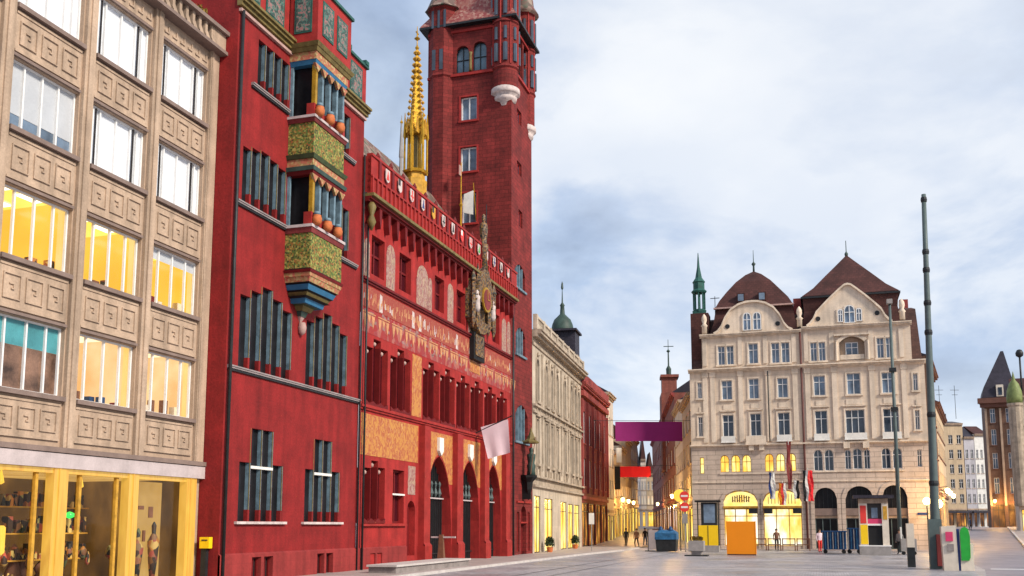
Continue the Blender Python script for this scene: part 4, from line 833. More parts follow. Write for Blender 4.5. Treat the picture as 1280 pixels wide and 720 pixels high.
# ------------------------------------------------------------------ tower
def tower():
    t = thing('town_hall_tower', 'tall square red sandstone tower with corner turrets and tiled roof', 'tower', FL, 63.7, 3)
    S0, S1, D = 61.2, 66.1, 6.17     # along the street; depth into the block
    fw = [(61.95, 64.4, 18.1, 19.8, 'seg'), (62.15, 64.4, 13.5, 15.4, 'seg'), (62.05, 65.0, 7.6, 10.1, 'seg'), (62.5, 63.6, 29.9, 30.9), (62.5, 63.6, 26.2, 27.1), (62.85, 63.8, 22.5, 23.7), (62.4, 63.0, .3, 2.9), (64.9, 65.5, .3, 2.9), (63.3, 64.6, .1, 3.3, 'round')]
    belf = [(62.3, 63.9, 33.5, 36.6, 'round'), (64.1, 65.6, 33.5, 36.6, 'round')]
    m = MB(FL); wall(m, S0, S1, -.1, 37.0, fw+belf, 0, .3)
    m.poly([(S1, 0, 0), (S1, D, 0), (S1, D, 37), (S1, 0, 37)]); m.poly([(S1, D, 0), (S0, D, 0), (S0, D, 37), (S1, D, 37)])
    m.fr = FT; sw_ = [(-22.9, -21.7, 29.83, 31.55), (-22.9, -21.7, 26.15, 27.9), (-22.78, -21.7, 22.47, 24.6)]; sa = [(-23.3, -22.3, 33.4, 35.35, 'round'), (-22.05, -21.02, 33.4, 35.5, 'round')]
    wall(m, W-D, W, 16.0, 37.0, sw_+sa, 0, .3); m.build('wall', 'redbrick', t)
    for h in sw_: window(t, FT, h, .25, 1, (), 'whiteframe', 'glass2', .09); 
    m = MB(FT)
    for h in sw_: surround(m, h+('r',), .12, .04); m.box(h[0]-.15, h[1]+.15, -.1, 0, h[2]-.14, h[2])
    m.build('window_surround', 'redtrim', t)
    for h in sa: window(t, FT, h, .28, 1, (.5,), 'iron', 'blueglass', .05)
    for h in belf: window(t, FL, h, .28, 2, (.4,), 'iron', 'black', .08, name='belfry_opening')
    for h in fw[:3]:
        n = 4; a, b, c, d = h[:4]; l = [(a+(b-a)*i/n, a+(b-a)*(i+1)/n, d) for i in range(n)]
        mu = MB(FL)
        for i in range(1, n): u = l[i][0]; mu.box(u-.05, u+.05, .02, .26, c, topf(h, u))
        mu.box(a-.1, b+.1, -.12, 0, c-.14, c)
        o = mu.build('window', 'blue', t); MB(FL).poly([(p, .27, q) for p, q in outline(h)]).build('pane', 'blueglass', o)
    for h in fw[3:8]: window(t, FL, h, .2, 1, (), 'redtrim', 'glass', .06)
    MB(FL).poly([(p, .3, q) for p, q in outline(fw[8])]).build('door', 'darkred', t)
    MB(FL).box(63.2, 64.7, -.06, .1, 2.15, 2.25).box(62.3, 65.6, -.1, 0, 3.5, 3.62).build('ledge', 'redtrim', t)
    # string courses round belfry
    for z, pr in ((33.1, .14), (36.35, .1)):
        m = MB(FL); m.box(S0+.005, S1, -pr, 0, z, z+.18); m.fr = FT; m.box(W-D, W+pr, -pr, 0, z, z+.18); m.build('string_course', 'redtrim', t)
    # pale columns between the side arches
    MB(FT).lathe(-22.17, -.06, [(.12, 33.4), (.1, 33.7), (.1, 34.6), (.14, 34.75)], 8).build('column', 'olive', t, True)
    # octagonal stair turret on the left edge
    m = MB(FT); m.lathe(-24.4, .45, [(1.0, 16), (1.0, 33.1), (1.1, 33.2), (1.02, 33.4), (1.02, 38.2), (1.15, 38.3)], 8, math.pi/8); m.build('stair_turret', 'redbrick', t)
    MB(FT).lathe(-24.4, .45, [(1.35, 38.3), (1.2, 38.5), (.7, 39.7), (.2, 41.6), (.02, 42.2)], 8, math.pi/8).build('turret_roof', 'rooftile', t)
    m = MB(FT); 
    for u in (-24.75, -24.2): m.box(u-.13, u+.13, -.52, -.44, 33.6, 35.1)
    for u in (-24.85, -24.4, -23.95): m.box(u-.08, u+.08, -.53, -.44, 36.7, 38.0)
    m.build('turret_window', 'glass', t)
    # round bartizans
    for (bx, by, z0, nm) in ((61.6, .55, 30.35, 0), (65.8, .45, 29.3, 1)):
        r = .88 if nm == 0 else .75
        m = MB(FL); m.lathe(bx, by, [(r*.96, z0+1.45), (r, z0+1.55), (r, 33.1), (r+.1, 33.2), (r+.02, 33.4), (r+.02, 36.4), (r+.12, 36.5), (r+.02, 36.7), (r+.02, 39.4)], 20); m.build('bartizan', 'redbrick', t)
        m = MB(FL); m.lathe(bx, by, [(.25, z0+.1), (r*.5, z0+.25), (r*.55, z0+.5), (r*.85, z0+.62), (r*.9, z0+.85), (r*.8, z0+.9), (r*1.08, z0+1.05), (r*1.15, z0+1.1), (r*1.13, z0+1.42), (r, z0+1.5)], 20); m.build('white_corbel', 'shieldw', t, True)
        m = MB(FL)
        for k in range(8):
            a = k*math.pi/4+.3; x, y = bx+(r+.0)*math.cos(a), by+(r+.0)*math.sin(a)
            for z, q, hh in ((33.6, .17, 1.3), (35.2, .13, .9), (37.0, .15, 1.8)): m.lathe(x, y, [(q, z), (q, z+hh)], 6)
        m.build('bartizan_window', 'glass', t)
        m = MB(FL)
        for k in range(8):
            a = (k+.5)*math.pi/4+.3; x, y = bx+(r+.03)*math.cos(a), by+(r+.03)*math.sin(a); m.lathe(x, y, [(.07, 33.4), (.06, 36.4)], 6).lathe(x, y, [(.06, 36.7), (.06, 39.4)], 6)
        m.build('colonnette', 'redtrim', t)
        MB(FL).lathe(bx, by, [(r+.35, 39.4), (r, 40), (.5, 42), (.02, 44)], 16).build('turret_roof', 'rooftile', t, True)
    # main roof: a tall tiled hip with kicked eaves
    m = MB(FL); cu, cy = (S0+S1)/2, D/2
    def rg(k, z, e=0): a, b = (S1-S0)/2*k+e, D/2*k+e; return [(cu-a, cy-b, z), (cu+a, cy-b, z), (cu+a, cy+b, z), (cu-a, cy+b, z)]
    m.loft([rg(1, 36.9, .45), rg(1, 37.0, .45), rg(.9, 38.2), rg(.62, 42.5), rg(.3, 48.5), rg(.02, 52)]); m.build('roof', 'towertile', t)
    m = MB(FL).loft([rg(1, 36.75, .5), rg(1, 36.9, .5)]); m.build('gutter', 'iron', t)
    # white flag hung in the lowest side window
    return t
tower()
t = thing('window_flag', 'small white flag hung out of the third window down on the tower side', 'flag', FT, -21.9, -.5, 22.7)
MB(FT).tube((-21.75, .1, 22.6), (-21.75, -.5, 25.1), .03).build('pole', 'gold', t); MB(FT).prism([(-22.5, 23.1), (-21.8, 22.9), (-21.78, 24.6), (-22.45, 24.4)], -.42, -.38).build('cloth', 'whitest', t)
# knight-like statue under canopy on the tower corner
t = thing('corner_statue', 'dark green and gilt statue on a pointed corbel at the tower foot', 'statue', FL, 63.7, -.6, 4.0)
x0, y0 = 63.7, -.62
MB(FL).lathe(x0, y0+.2, [(.03, 3.7), (.12, 4.1), (.25, 4.4), (.3, 4.9), (.6, 5.2), (.62, 5.35)], 8).box(x0-.12, x0+.12, -.6, 0, 3.75, 5.2).build('corbel', 'black', t)
MB(FL).lathe(x0, y0, [(.3, 5.35), (.26, 5.7), (.3, 6.0), (.22, 6.15), (.28, 6.5), (.3, 6.75), (.1, 6.85), (.14, 7.0), (.13, 7.15), (.02, 7.25)], 10).build('figure', 'copper', t, True)
MB(FL).lathe(x0, y0, [(.5, 7.5), (.55, 7.6), (.3, 7.8), (.1, 8.3), (.02, 8.6)], 6).box(x0-.1, x0+.1, -.7, 0, 7.5, 7.7).build('canopy', 'olive', t)
MB(FL).tube((x0-.5, y0-.1, 5.4), (x0-.2, y0-.35, 7.9), .03).build('lance', 'wood', t)
# blank pale banner on a pole
t = thing('blank_banner', 'blank pale pink square banner hung out in front of the arcade', 'banner', FW, -18.8, 54, 8)
MB(FW).tube((-19.25, 54, 7.3), (-16.9, 54, 8.3), .035).build('pole', 'iron', t)
m = MB(FW)
P = [(-18.81, 7.69), (-17.14, 8.1), (-16.9, 6.15), (-18.26, 5.81)]; n = 8
def bl(i, j):
    a, b = i/n, j/n; top = (P[0][0]+(P[1][0]-P[0][0])*a, P[0][1]+(P[1][1]-P[0][1])*a); bo = (P[3][0]+(P[2][0]-P[3][0])*a, P[3][1]+(P[2][1]-P[3][1])*a)
    return (top[0]+(bo[0]-top[0])*b, 54+.06*math.sin(i*1.3)*b-.3*b, top[1]+(bo[1]-top[1])*b)
m.loft([[bl(i, j) for i in range(n+1)] for j in range(n+1)], closed=False); m.build('cloth', 'blankpink', t, True)

# ------------------------------------------------------------------ row of old buildings behind the tower
FM = Frame(FL.w(66.15, 0, 0), FL.phi+R(4.2))
def gable(mb, u0, u1, y0, y1, z, h, along=True):
    if along: c = (y0+y1)/2; mb.poly([(u0, y0, z), (u1, y0, z), (u1, c, z+h), (u0, c, z+h)]); mb.poly([(u1, y1, z), (u0, y1, z), (u0, c, z+h), (u1, c, z+h)]); mb.poly([(u0, y1, z), (u0, y0, z), (u0, c, z+h)]); mb.poly([(u1, y0, z), (u1, y1, z), (u1, c, z+h)])
    else: c = (u0+u1)/2; mb.poly([(u0, y0, z), (c, y0, z+h), (c, y1, z+h), (u0, y1, z)]); mb.poly([(c, y0, z+h), (u1, y0, z), (u1, y1, z), (c, y1, z+h)]); mb.poly([(u0, y0, z), (u1, y0, z), (c, y0, z+h)]); mb.poly([(u1, y1, z), (u0, y1, z), (c, y1, z+h)])
def townhouse(name, label, fr, u0, u1, H, rows, cols, wm, fm, z0=0, depth=10, roof='roofbrown', rh=3, along=True, shop='lit_shop', shoph=3.6, pm='glass', nshop=2, wfrac=.5, litrow=None, group=None, kind='r', flat=False):
    t = thing(name, label, 'building', fr, (u0+u1)/2, 0, z0, group); Wd = u1-u0; hol = []
    for c, d in rows:
        for k in range(cols): cu = u0+Wd*(k+.5)/cols; ww = Wd/cols*wfrac/2; hol.append((cu-ww, cu+ww, z0+c, z0+d, kind))
    sh = [(u0+Wd*k/nshop+.25, u0+Wd*(k+1)/nshop-.25, z0+.1, z0+shoph-.5) for k in range(nshop)]
    m = MB(fr); wall(m, u0, u1, -.3, z0+H, hol+[s+('r',) for s in sh], 0, .22); shell(m, u0, u1, -.3, z0+H, 0, depth); m.build('wall', wm, t)
    for h in hol: window(t, fr, h, .18, 1, (.66,), 'whiteframe', (litrow if litrow and h[2] < z0+rows[0][0]+.1 else pm), .06, sill=fm)
    for s in sh: window(t, fr, s, .18, 1, (.8,), 'darkframe', shop, .08, name='shop_window')
    m = MB(fr); cornice(m, u0, u1, z0+H-.5, [(.2, .15), (.2, .35), (.12, .45)]); m.build('cornice', fm, t); MB(fr).box(u0, u1, -.15, 0, z0+shoph-.2, z0+shoph+.1).build('shop_fascia', fm, t)
    if not flat: m = MB(fr); gable(m, u0, u1, -.3 if along else 0, depth, z0+H+.02, rh, along); m.build('roof', roof, t)
    return t
def uat(fr, x, y=600, dy=0): return fr.px(x, y, dy)[0]
def classical():
    u0, u1 = .02, uat(FM, 726, 500)
    t = thing('classical_building', 'beige neoclassical building with arched windows and green dome, next to the red tower', 'building', FM, (u0+u1)/2)
    H = []; zt = (10.9, 14.0); zm = (6.4, 9.6)
    cs = [uat(FM, x, 480) for x in (671.5, 682.5, 689.2, 696, 705.5, 713.6, 718.3, 722.5)]
    for c in cs:
        for (a, b), k in ((zt, 'round'), (zm, 'r')): H.append((c-.45, c+.45, a, b, k))
    su = [uat(FM, x, 650) for x in (668, 675.5, 681, 691, 701, 709, 717, 725)]
    S = [(su[0], su[1], .1, 4.1), (su[2], su[3], .1, 4.0), (su[4], su[5]-.2, .1, 3.9), (su[5]+.5, su[6]-.2, .1, 3.8), (su[6]+.4, su[7]-.3, .1, 3.8)]
    m = MB(FM); wall(m, u0, u1, -.1, 15.6, H+[s+('r',) for s in S], 0, .3); shell(m, u0, u1, 0, 15.7, 0, 10); m.build('wall', 'beige2', t)
    for h in H: window(t, FM, h, .12, 1, (.6,), 'beige2f', 'glass', .06, th=.03)
    for s in S: window(t, FM, s, .1, 1, (.8,), 'darkframe', 'lit_shop', .06, name='shop_window', th=.03)
    m = MB(FM)
    for h in H:
        surround(m, h, .13, .07); m.box(h[0]-.2, h[1]+.2, -.22, 0, h[2]-.2, h[2]-.02); m.box(h[0]-.2, h[0]-.06, -.14, 0, h[2]-1.1, h[2]-.2); m.box(h[1]+.06, h[1]+.2, -.14, 0, h[2]-1.1, h[2]-.2)
        if h[4] == 'r': m.prism([(h[0]-.2, h[3]+.15), (h[1]+.2, h[3]+.15), ((h[0]+h[1])/2, h[3]+.5)], -.2, 0)
        else: m.lathe((h[0]+h[1])/2, -.08, [(.02, h[3]+.1), (.14, h[3]+.25), (.02, h[3]+.5)], 6)
    for i in range(len(cs)-1):
        c = (cs[i]+cs[i+1])/2
        for a, b in ((6.0, 10.0), (10.6, 14.6)): m.lathe(c, -.05, [(.12, a), (.10, a+.2), (.08, b-.3), (.14, b)], 8) if cs[i+1]-cs[i] > 1.5 else None
    m.build('carved_surround', 'beige2f', t)
    m = MB(FM)
    cornice(m, u0, u1, 4.7, [(.15, .2), (.5, .05), (.15, .3)]); cornice(m, u0, u1, 9.95, [(.15, .15), (.3, .05), (.15, .25)]); cornice(m, u0, u1, 14.8, [(.2, .1), (.35, .03), (.2, .4), (.2, .65), (.12, .75)])
    m.build('cornice', 'beige2f', t)
    m = MB(FM); m.box(u0, u1, -.3, -.12, 15.75, 15.9); m.box(u0, u1, -.34, -.08, 16.75, 16.92); u = u0+.2
    while u < u1: m.lathe(u, -.2, [(.06, 15.9), (.11, 16.15), (.05, 16.5), (.09, 16.75)], 6); u += .36
    for k in range(9): u = u0+.2+(u1-u0-.4)*k/8; m.box(u-.22, u+.22, -.36, -.06, 15.9, 16.98)
    m.build('balustrade', 'beige2', t)
    m = MB(FM); gable(m, u0, u1-1, 1, 10, 15.75, 1.8); m.build('roof', 'roofdark', t)
    ud = uat(FM, 703, 400, 3); q = MB(FM); q.box(ud-1.3, ud+1.3, 1.5, 4.5, 15.7, 21.2); q.box(ud-1.7, ud+1.7, 1.3, 4.7, 21.2, 21.4); q.build('dome_drum', 'roofdark', t)
    q = MB(FM).lathe(ud, 3, [(1.15, 21.4), (1.15, 21.6), (1.05, 22.1), (.85, 22.6), (.5, 22.95), (.26, 23.2), (.2, 24.0), (.26, 24.1), (.08, 24.4), (.03, 25.8)], 16).build('dome', 'copper', t, True)
    MB(FM).lathe(ud, 3, [(.03, 25.7), (.14, 25.9), (.1, 26.3), (.02, 26.6)], 6).box(ud-.04, ud+.4, 2.97, 3.03, 26.0, 26.5).build('dome_figure', 'copper', t)
    uc = uat(FM, 716, 420, 2.0); MB(FM).box(uc-.9, uc+.6, 1.5, 2.6, 15.7, 18.6).box(uc-1.1, uc+.8, 1.4, 2.7, 18.6, 18.9).build('chimney', 'beige2f', t)
classical()
u0 = uat(FM, 726, 500)+.05; u1 = uat(FM, 757.5, 500)
t = townhouse('sandstone_house', 'dark maroon sandstone house with columned windows beyond the beige domed building', FM, u0, u1, 15.0, [(5.6, 8.2), (9.6, 12.6)], 5, 'maroon', 'maroonf', roof='roofdark', rh=1.5, shop='lit_dim', shoph=4.6, nshop=4, wfrac=.45, litrow='lit_dim')
m = MB(FM)
for k in range(6): u = u0+(u1-u0)*k/5; m.box(u-.16, u+.16, -.2, 0, 5, 13.6)
m.box(u0, u1, -.3, 0, 13.9, 14.4); m.box(u0, u1, -.5, 0, 15.0, 15.2); m.box(u0, u1, -.3, -.1, 15.2, 16.0); m.build('pilaster', 'maroonf', t)
u2 = uat(FM, 766, 500)
townhouse('pale_house', 'narrow pale plastered house at the bend past the maroon one', FM, u1+.05, u2, 16.5, [(5, 7), (8.5, 10.5), (12, 14)], 3, 'pale', 'beigeflat', roof='roofdark', rh=3)
t = thing('roof_tower', 'stubby grey beige roof structure above the pale house at the street bend', 'building', FM, u1, 5)
ua, ub = uat(FM, 741, 470, 5), uat(FM, 759, 470, 5); MB(FM).box(ua, ub, 5, 9, 10, 19.5).build('wall', 'beige2f', t); MB(FM).box(ua-.3, ub+.3, 4.7, 9.3, 19.5, 19.9).build('cap', 'roofdark', t)

# left side of the street further on
p0 = Vector(FM.w(u2, .5)); FN = Frame((p0.x, p0.y, 0), math.pi/2-R(11.5))
spec = [('cream narrow house with lit shop first past the bend on the left', 767, 774, 10.5, 'pale2'), ('yellow house with steep gable second past the bend on the left', 774, 782, 11.5, 'pale'), ('pale house with warm shop third past the bend on the left', 782, 789, 13, 'pale2'), ('lilac grey house fourth past the bend on the left', 789, 797, 14, 'pale3')]
for lab, xa, xb, hh, mm in spec:
    a, b = uat(FN, xa+.5, 620), uat(FN, xb+.5, 620); townhouse('street_house', lab, FN, a, b-.05, hh, [(5+2.8*i, 6.6+2.8*i) for i in range(int((hh-5)/2.8))], max(2, int((b-a)/2.5)), mm, 'beigeflat', gz(100+b)*.8, 8, 'roof', 2.5, nshop=2, shop='lit_shop', shoph=4.2, litrow='lit_pale')
# end of the street
FE = Frame((26, 205, 0), -R(4))
for i, (xa, xb, hh, mm, lab, rf) in enumerate([(794, 801, 15, 'pale3', 'grey house with steep gable closing the street on the left', 'roofdark'), (801, 808, 17, 'pale', 'tall pale gabled house closing the street in the middle', 'roof'), (808, 818, 14, 'pale2', 'cream house closing the street beside the brick building', 'roofbrown')]):
    a, b = uat(FE, xa), uat(FE, xb); townhouse('street_house', lab, FE, a, b-.05, hh-3, [(4.6, 6.4), (7.6, 9.4), (10.2, 11.4)][:2 if hh < 15 else 3], 2, mm, 'beigeflat', 1.7, 8, rf, 4.5, along=False, nshop=1, litrow='lit_pale')
# ------------------------------------------------------------------ right side of that street
FR = Frame((16.9, 92, 0), -math.pi/2-R(6.1))
ub = uat(FR, 845, 600); uc = uat(FR, 816, 600)
townhouse('pale_street_house', 'pale cream house with dark slate roof just left of the twin-gabled corner building', FR, ub+.05, ub/2, 15.5, [(4.8, 6.8), (8.0, 10.0), (11.2, 13)], 4, 'pale', 'beigeflat', roof='roofdark', rh=3, nshop=3, shoph=4.2, litrow='lit_pale')
townhouse('amber_street_house', 'narrow house with amber-lit front tucked behind the corner building', FR, ub/2+.05, 0, 14.5, [(4.8, 6.8), (8.0, 10.0), (11.2, 13)], 3, 'pale2', 'beigeflat', roof='roofdark', rh=3, nshop=2, shoph=4.2, litrow='lit_shop')
t = townhouse('brick_street_house', 'tall red brown brick building with slim turret and vane on the right of the street', FR, uc, ub, 17.5, [(5.4, 7.6), (9, 11.2), (12.6, 14.8)], 12, 'brick2', 'maroonf', roof='roofdark', rh=3.5, nshop=6, shop='lit_dim', shoph=4.6, z0=.6)
ut = uat(FR, 829, 500); MB(FR).box(ut-3.2, ut+3.2, -.4, 2.2, 10, 21.5).box(ut-1.4, ut+1.4, -.2, 2, 21.5, 24).box(ut-1.8, ut+1.8, -.4, 2.3, 24, 24.4).build('turret', 'brick2', t)
MB(FR).lathe(ut, .9, [(.35, 24.4), (.4, 25.5), (.12, 26.0), (.1, 28), (.3, 28.2), (.05, 28.5), (.04, 30)], 8).box(ut-.06, ut+.06, .2, 1.7, 28.9, 29.0).build('vane', 'copper', t)
MB(FR).tube((uc+1, .5, 18), (uc+1, .5, 21), .2, .02).build('spirelet', 'copper', t)

# ------------------------------------------------------------------ twin-gabled corner building
def corner():
    t = thing('corner_building', 'large pale stone corner building with twin gables and red mansard roofs', 'building', FF, -1)
    U0, U1 = -10.55, 8.4; J = -1.2
    rows = []
    w1 = [(-9.9, -9.52, 9.6, 11.3), (-7.84, -6.91, 9.5, 11.4), (-5.53, -4.64, 9.5, 11.45), (-3.26, -2.29, 9.5, 11.45), (-.26, .72, 9.4, 11.5), (2.15, 3.65, 9.4, 11.5), (5.07, 6.28, 9.4, 11.5), (7.5, 7.85, 9.7, 11.3)]
    w2 = [(-9.9, -9.52, 12.9, 14.3), (-7.85, -6.96, 12.72, 14.38), (-5.57, -4.73, 12.72, 14.45), (-3.2, -2.35, 12.72, 14.4), (-.27, .66, 12.78, 14.45), (2.38, 3.44, 12.78, 14.55), (5.1, 6.1, 12.78, 14.5), (7.5, 7.85, 12.9, 14.3)]
    w3 = [(-8.09, -7.48, 15.75, 17.4), (-7.34, -6.74, 15.75, 17.4), (-5.5, -4.7, 15.75, 17.5), (-3.6, -2.93, 15.7, 17.45), (-2.78, -2.1, 15.7, 17.45), (-.42, .12, 15.7, 17.3), (.25, .8, 15.7, 17.3), (4.85, 5.4, 15.7, 17.4), (5.55, 6.1, 15.7, 17.4)]
    mz = [(-8.13, -7.4, 6.5, 7.95, 'round'), (-7.22, -6.48, 6.5, 7.95, 'round'), (-6.3, -5.57, 6.5, 7.95, 'round'), (-4.43, -3.72, 6.5, 8.0, 'round'), (-3.52, -2.82, 6.5, 8.0, 'round'), (-2.62, -1.92, 6.5, 8.0, 'round'), (-9.85, -9.5, 6.4, 7.8)]
    mr = [(-.5, .22, 6.5, 8.25, 'round'), (.36, 1.08, 6.5, 8.25, 'round'), (1.97, 2.45, 6.6, 8.2, 'seg'), (2.6, 3.3, 6.6, 8.3, 'seg'), (3.45, 3.92, 6.6, 8.2, 'seg'), (4.8, 5.5, 6.6, 8.3, 'round'), (5.65, 6.36, 6.6, 8.3, 'round'), (7.5, 7.85, 6.7, 8.1)]
    ar = [(-7.95, -5.15, 0, 4.85, 'ell'), (-4.7, -1.6, 0, 4.9, 'ell'), (-.57, 1.2, .1, 5.1, 'round'), (1.86, 4.06, .1, 5.2, 'round'), (4.7, 6.6, .1, 5.25, 'round')]
    lo = [(1.9, 3.9, 15.65, 17.65, 'seg')]
    m = MB(FF); wall(m, U0, U1, -.1, 8.85, mz+mr+ar, 0, .4); m.build('lower_wall', 'rust', t)
    m = MB(FF); wall(m, U0, U1, 8.85, 15.35, w1+w2, 0, .28); wall(m, -9.45, J, 15.35, 18.35, [h for h in w3 if h[0] < J], 0, .28); wall(m, J, 7.5, 15.35, 18.6, [h for h in w3 if h[0] > J]+lo, 0, .28)
    m.poly([(7.5, 0, 15.35), (7.5, 3, 15.35), (7.5, 3, 18.6), (7.5, 0, 18.6)]); m.poly([(-9.45, 3, 15.35), (-9.45, 0, 15.35), (-9.45, 0, 18.35), (-9.45, 3, 18.35)])
    shell(m, U0, U1, -.1, 15.35, 0, 14); m.build('wall', 'cream', t)
    for h in w1+w2+w3: window(t, FF, h, .2, 1 if h[1]-h[0] < 1.3 else 2, (.68,), 'whiteframe', 'glass' if h in w1 else 'glass2', .055)
    for h in mz: window(t, FF, h, .25, 0 if h[0] < -9 else 1, (.6,), 'goldp', 'lit_shop', .05, name='lit_window')
    for h in mr: window(t, FF, h, .25, 1, (.66,), 'whiteframe', 'glass', .05)
    m = MB(FF)
    for h in w1+w2+w3: surround(m, h if len(h) > 4 else h+('r',), .12, .06); m.box(h[0]-.18, h[1]+.18, -.14, 0, h[2]-.14, h[2])
    for h in w1: m.box(h[0]-.2, h[1]+.2, -.16, 0, h[3]+.28, h[3]+.38); m.box(h[0]+.1, h[1]-.1, -.05, 0, h[3]+.42, h[3]+.85)
    m.build('window_surround', 'creamflat', t)
    # balconettes
    m = MB(FF)
    for h in w1[1:7]: m.box(h[0]-.12, h[1]+.12, -.3, -.26, 9.05, 9.55); m.box(h[0]-.15, h[1]+.15, -.34, 0, 8.98, 9.05)
    m.build('balconette', 'whitest', t)
    m = MB(FF); m.box(-5.95, -4.2, -.45, 0, 8.75, 8.95); m.box(-5.9, -4.25, -.42, -.36, 8.95, 9.5); m.box(-5.7, -5.3, -.3, 0, 8.3, 8.75); m.box(-4.85, -4.45, -.3, 0, 8.3, 8.75)
    m.box(1.9, 2.4, -.3, 0, 8.3, 8.8); m.box(3.4, 3.9, -.3, 0, 8.3, 8.8); m.build('balcony', 'creamflat', t)
    # pilasters, cornices
    m = MB(FF)
    for u in (-9.25, -8.6, -6.25, -3.95, -1.75, -.75, 1.4, 4.35, 6.8): m.box(u-.2, u+.2, -.09, 0, 9.05, 15.2); m.box(u-.26, u+.26, -.13, 0, 14.7, 15.2)
    for u in (-9.2, -6.2, -4.1, -1.75, -.75, 1.3, 4.4, 6.75): m.box(u-.18, u+.18, -.08, 0, 15.7, 18.1)
    m.build('pilaster', 'creamflat', t)
    m = MB(FF); cornice(m, U0-.1, U1+.1, 8.68, [(.08, .12), (.1, .25)]); cornice(m, U0-.1, U1+.1, 15.1, [(.1, .12), (.12, .28), (.1, .45)])
    cornice(m, -9.6, J+.1, 18.15, [(.1, .12), (.12, .3), (.08, .4)]); cornice(m, J+.12, 7.6, 18.35, [(.1, .12), (.12, .3), (.08, .4)]); cornice(m, U0, U1, 5.6, [(.1, .08)])
    m.box(-8.2, J-.3, -.08, 0, 6.3, 6.42); m.box(-.6, 6.5, -.08, 0, 6.38, 6.5); m.build('cornice', 'creamflat', t)
    MB(FF).tube((J, -.1, .0), (J, -.1, 18.3), .08).build('downpipe', 'maroonb', t, True); MB(FF).tube((-3.95, -.32, 9), (-3.95, -.32, 15), .05).build('downpipe', 'iron', t, True)
    # gables
    def bell(c, hw, z0, h, pts):
        L_ = [(c+x*hw, z0+y*h) for x, y in pts]; return L_+[(2*c-p, q) for p, q in L_[::-1][1:]]
    g1 = bell(-5.1, 3.25, 18.45, 2.65, [(-1, 0), (-.9, .06), (-.8, .22), (-.7, .5), (-.55, .76), (-.35, .92), (-.15, .99), (0, 1)])
    g2 = bell(2.75, 3.35, 18.65, 3.4, [(-1, 0), (-.92, .06), (-.84, .16), (-.76, .33), (-.6, .5), (-.4, .7), (-.2, .88), (-.08, .98), (0, 1)])
    for g, ws_, nm in ((g1, [(-5.88, -5.2, 18.65, 20.2, 'round'), (-5.05, -4.36, 18.65, 20.2, 'round')], 'a'), (g2, [(1.9, 2.3, 18.9, 20.0, 'seg'), (2.4, 3.25, 18.8, 20.3, 'round'), (3.35, 3.8, 18.9, 20.0, 'seg')], 'b')):
        MB(FF).prism(g, 0, .5).build('gable', 'creamflat', t)
        m = MB(FF); cu = sum(p for p, q in g)/len(g)
        for p, q in zip(g, g[1:]):
            if p[1] == q[1]: continue
            m.prism([p, q, (q[0], q[1]+.16), (p[0], p[1]+.16)] if 0 else [(p[0], p[1]-.02), (q[0], q[1]-.02), (q[0]+(q[0]-cu)*.02, q[1]+.15), (p[0]+(p[0]-cu)*.02, p[1]+.15)], -.22, .6)
        m.build('gable_coping', 'creamflat', t)
        for h in ws_:
            window(t, FF, h, -.02, 1, (.6,), 'whiteframe', 'glass2', .06, th=.06)
        m = MB(FF)
        for h in ws_: surround(m, h, .1, .08)
        m.build('window_surround', 'creamflat', t)
    m = MB(FF)
    for u, z in ((-7.2, 19.1), (-3.0, 19.1), (.3, 19.3), (5.0, 19.5)): m.prism([(u+.2*math.cos(k*math.pi/6), z+.2*math.sin(k*math.pi/6)) for k in range(12)], -.05, 0)
    m.build('round_window', 'iron', t)
    # loggia arch
    h = lo[0]; MB(FF).poly([(p, .45, q) for p, q in outline(h)]).build('loggia_back', 'beigeflat', t)
    m = MB(FF); window(t, FF, (2.4, 3.4, 15.7, 17.2), .44, 1, (.7,), 'whiteframe', 'glass2', .06)
    surround(m, h, .22, .14); m.lathe(2.9-1.25, -.25, [(.12, 15.6), (.1, 17.2), (.15, 17.3)], 8).lathe(2.9+1.25, -.25, [(.12, 15.6), (.1, 17.2), (.15, 17.3)], 8)
    m.box(1.5, 4.3, -.25, 0, 17.72, 17.85); m.box(1.95, 3.85, -.1, -.05, 15.7, 16.1); m.build('loggia_arch', 'creamflat', t)
    # shop arches
    for k, h in enumerate(ar[:2]):
        sg = (h[0]+.05, h[1]-.05, 3.72, 4.8, 'ell')
        o = outline(h, 16); sp = [p for p in o if p[1] > 3.6]; pl = [(h[0]+.02, 3.62)]+[(h[1]-.02, 3.62)]+[p for p in o[2:] if p[1] > 3.63]
        s = MB(FF).poly([(p, .2, q) for p, q in pl]).build('arch_sign', 'sign_lit', t)
        m = MB(FF)
        if k == 0:
            u = h[0]+.7
            for j in range(8): m.box(u, u+.1, .15, .19, 3.95, 4.45+.12*math.sin(j*.45)); m.box(u, u+.18, .15, .19, 4.32 if j % 2 else 4.05, 4.38 if j % 2 else 4.11); u += .19
        else:
            for j in range(9): u = h[0]+.4+.27*j; m.box(u, u+.05, .15, .19, 3.8, topf(h, u)-.2)
        m.build('sign_strokes', 'wood', s)
        m = MB(FF); m.box(h[0]-.05, h[1]+.05, -.1, .2, 3.45, 3.62); 
        for p, q in zip(o[2:], o[3:]): 
            if min(p[1], q[1]) > 3.6: m.prism([p, q, (q[0], q[1]+.12), (p[0], p[1]+.12)], -.06, .1)
        m.build('sign_frame', 'goldp', t)
        MB(FF).box(h[0]+.1, h[0]+.75, -.5, .2, 3.0, 3.42).build('speaker_box', 'iron', t) if k else None
        MB(FF).box(h[1]-.7, h[1]-.05, -.5, .2, 3.0, 3.42).build('awning_box', 'iron', t)
        window(t, FF, (h[0], h[1], .3, 3.42), .38, 2, (.8,), 'goldp', 'lit_bright', .07, name='shop_window')
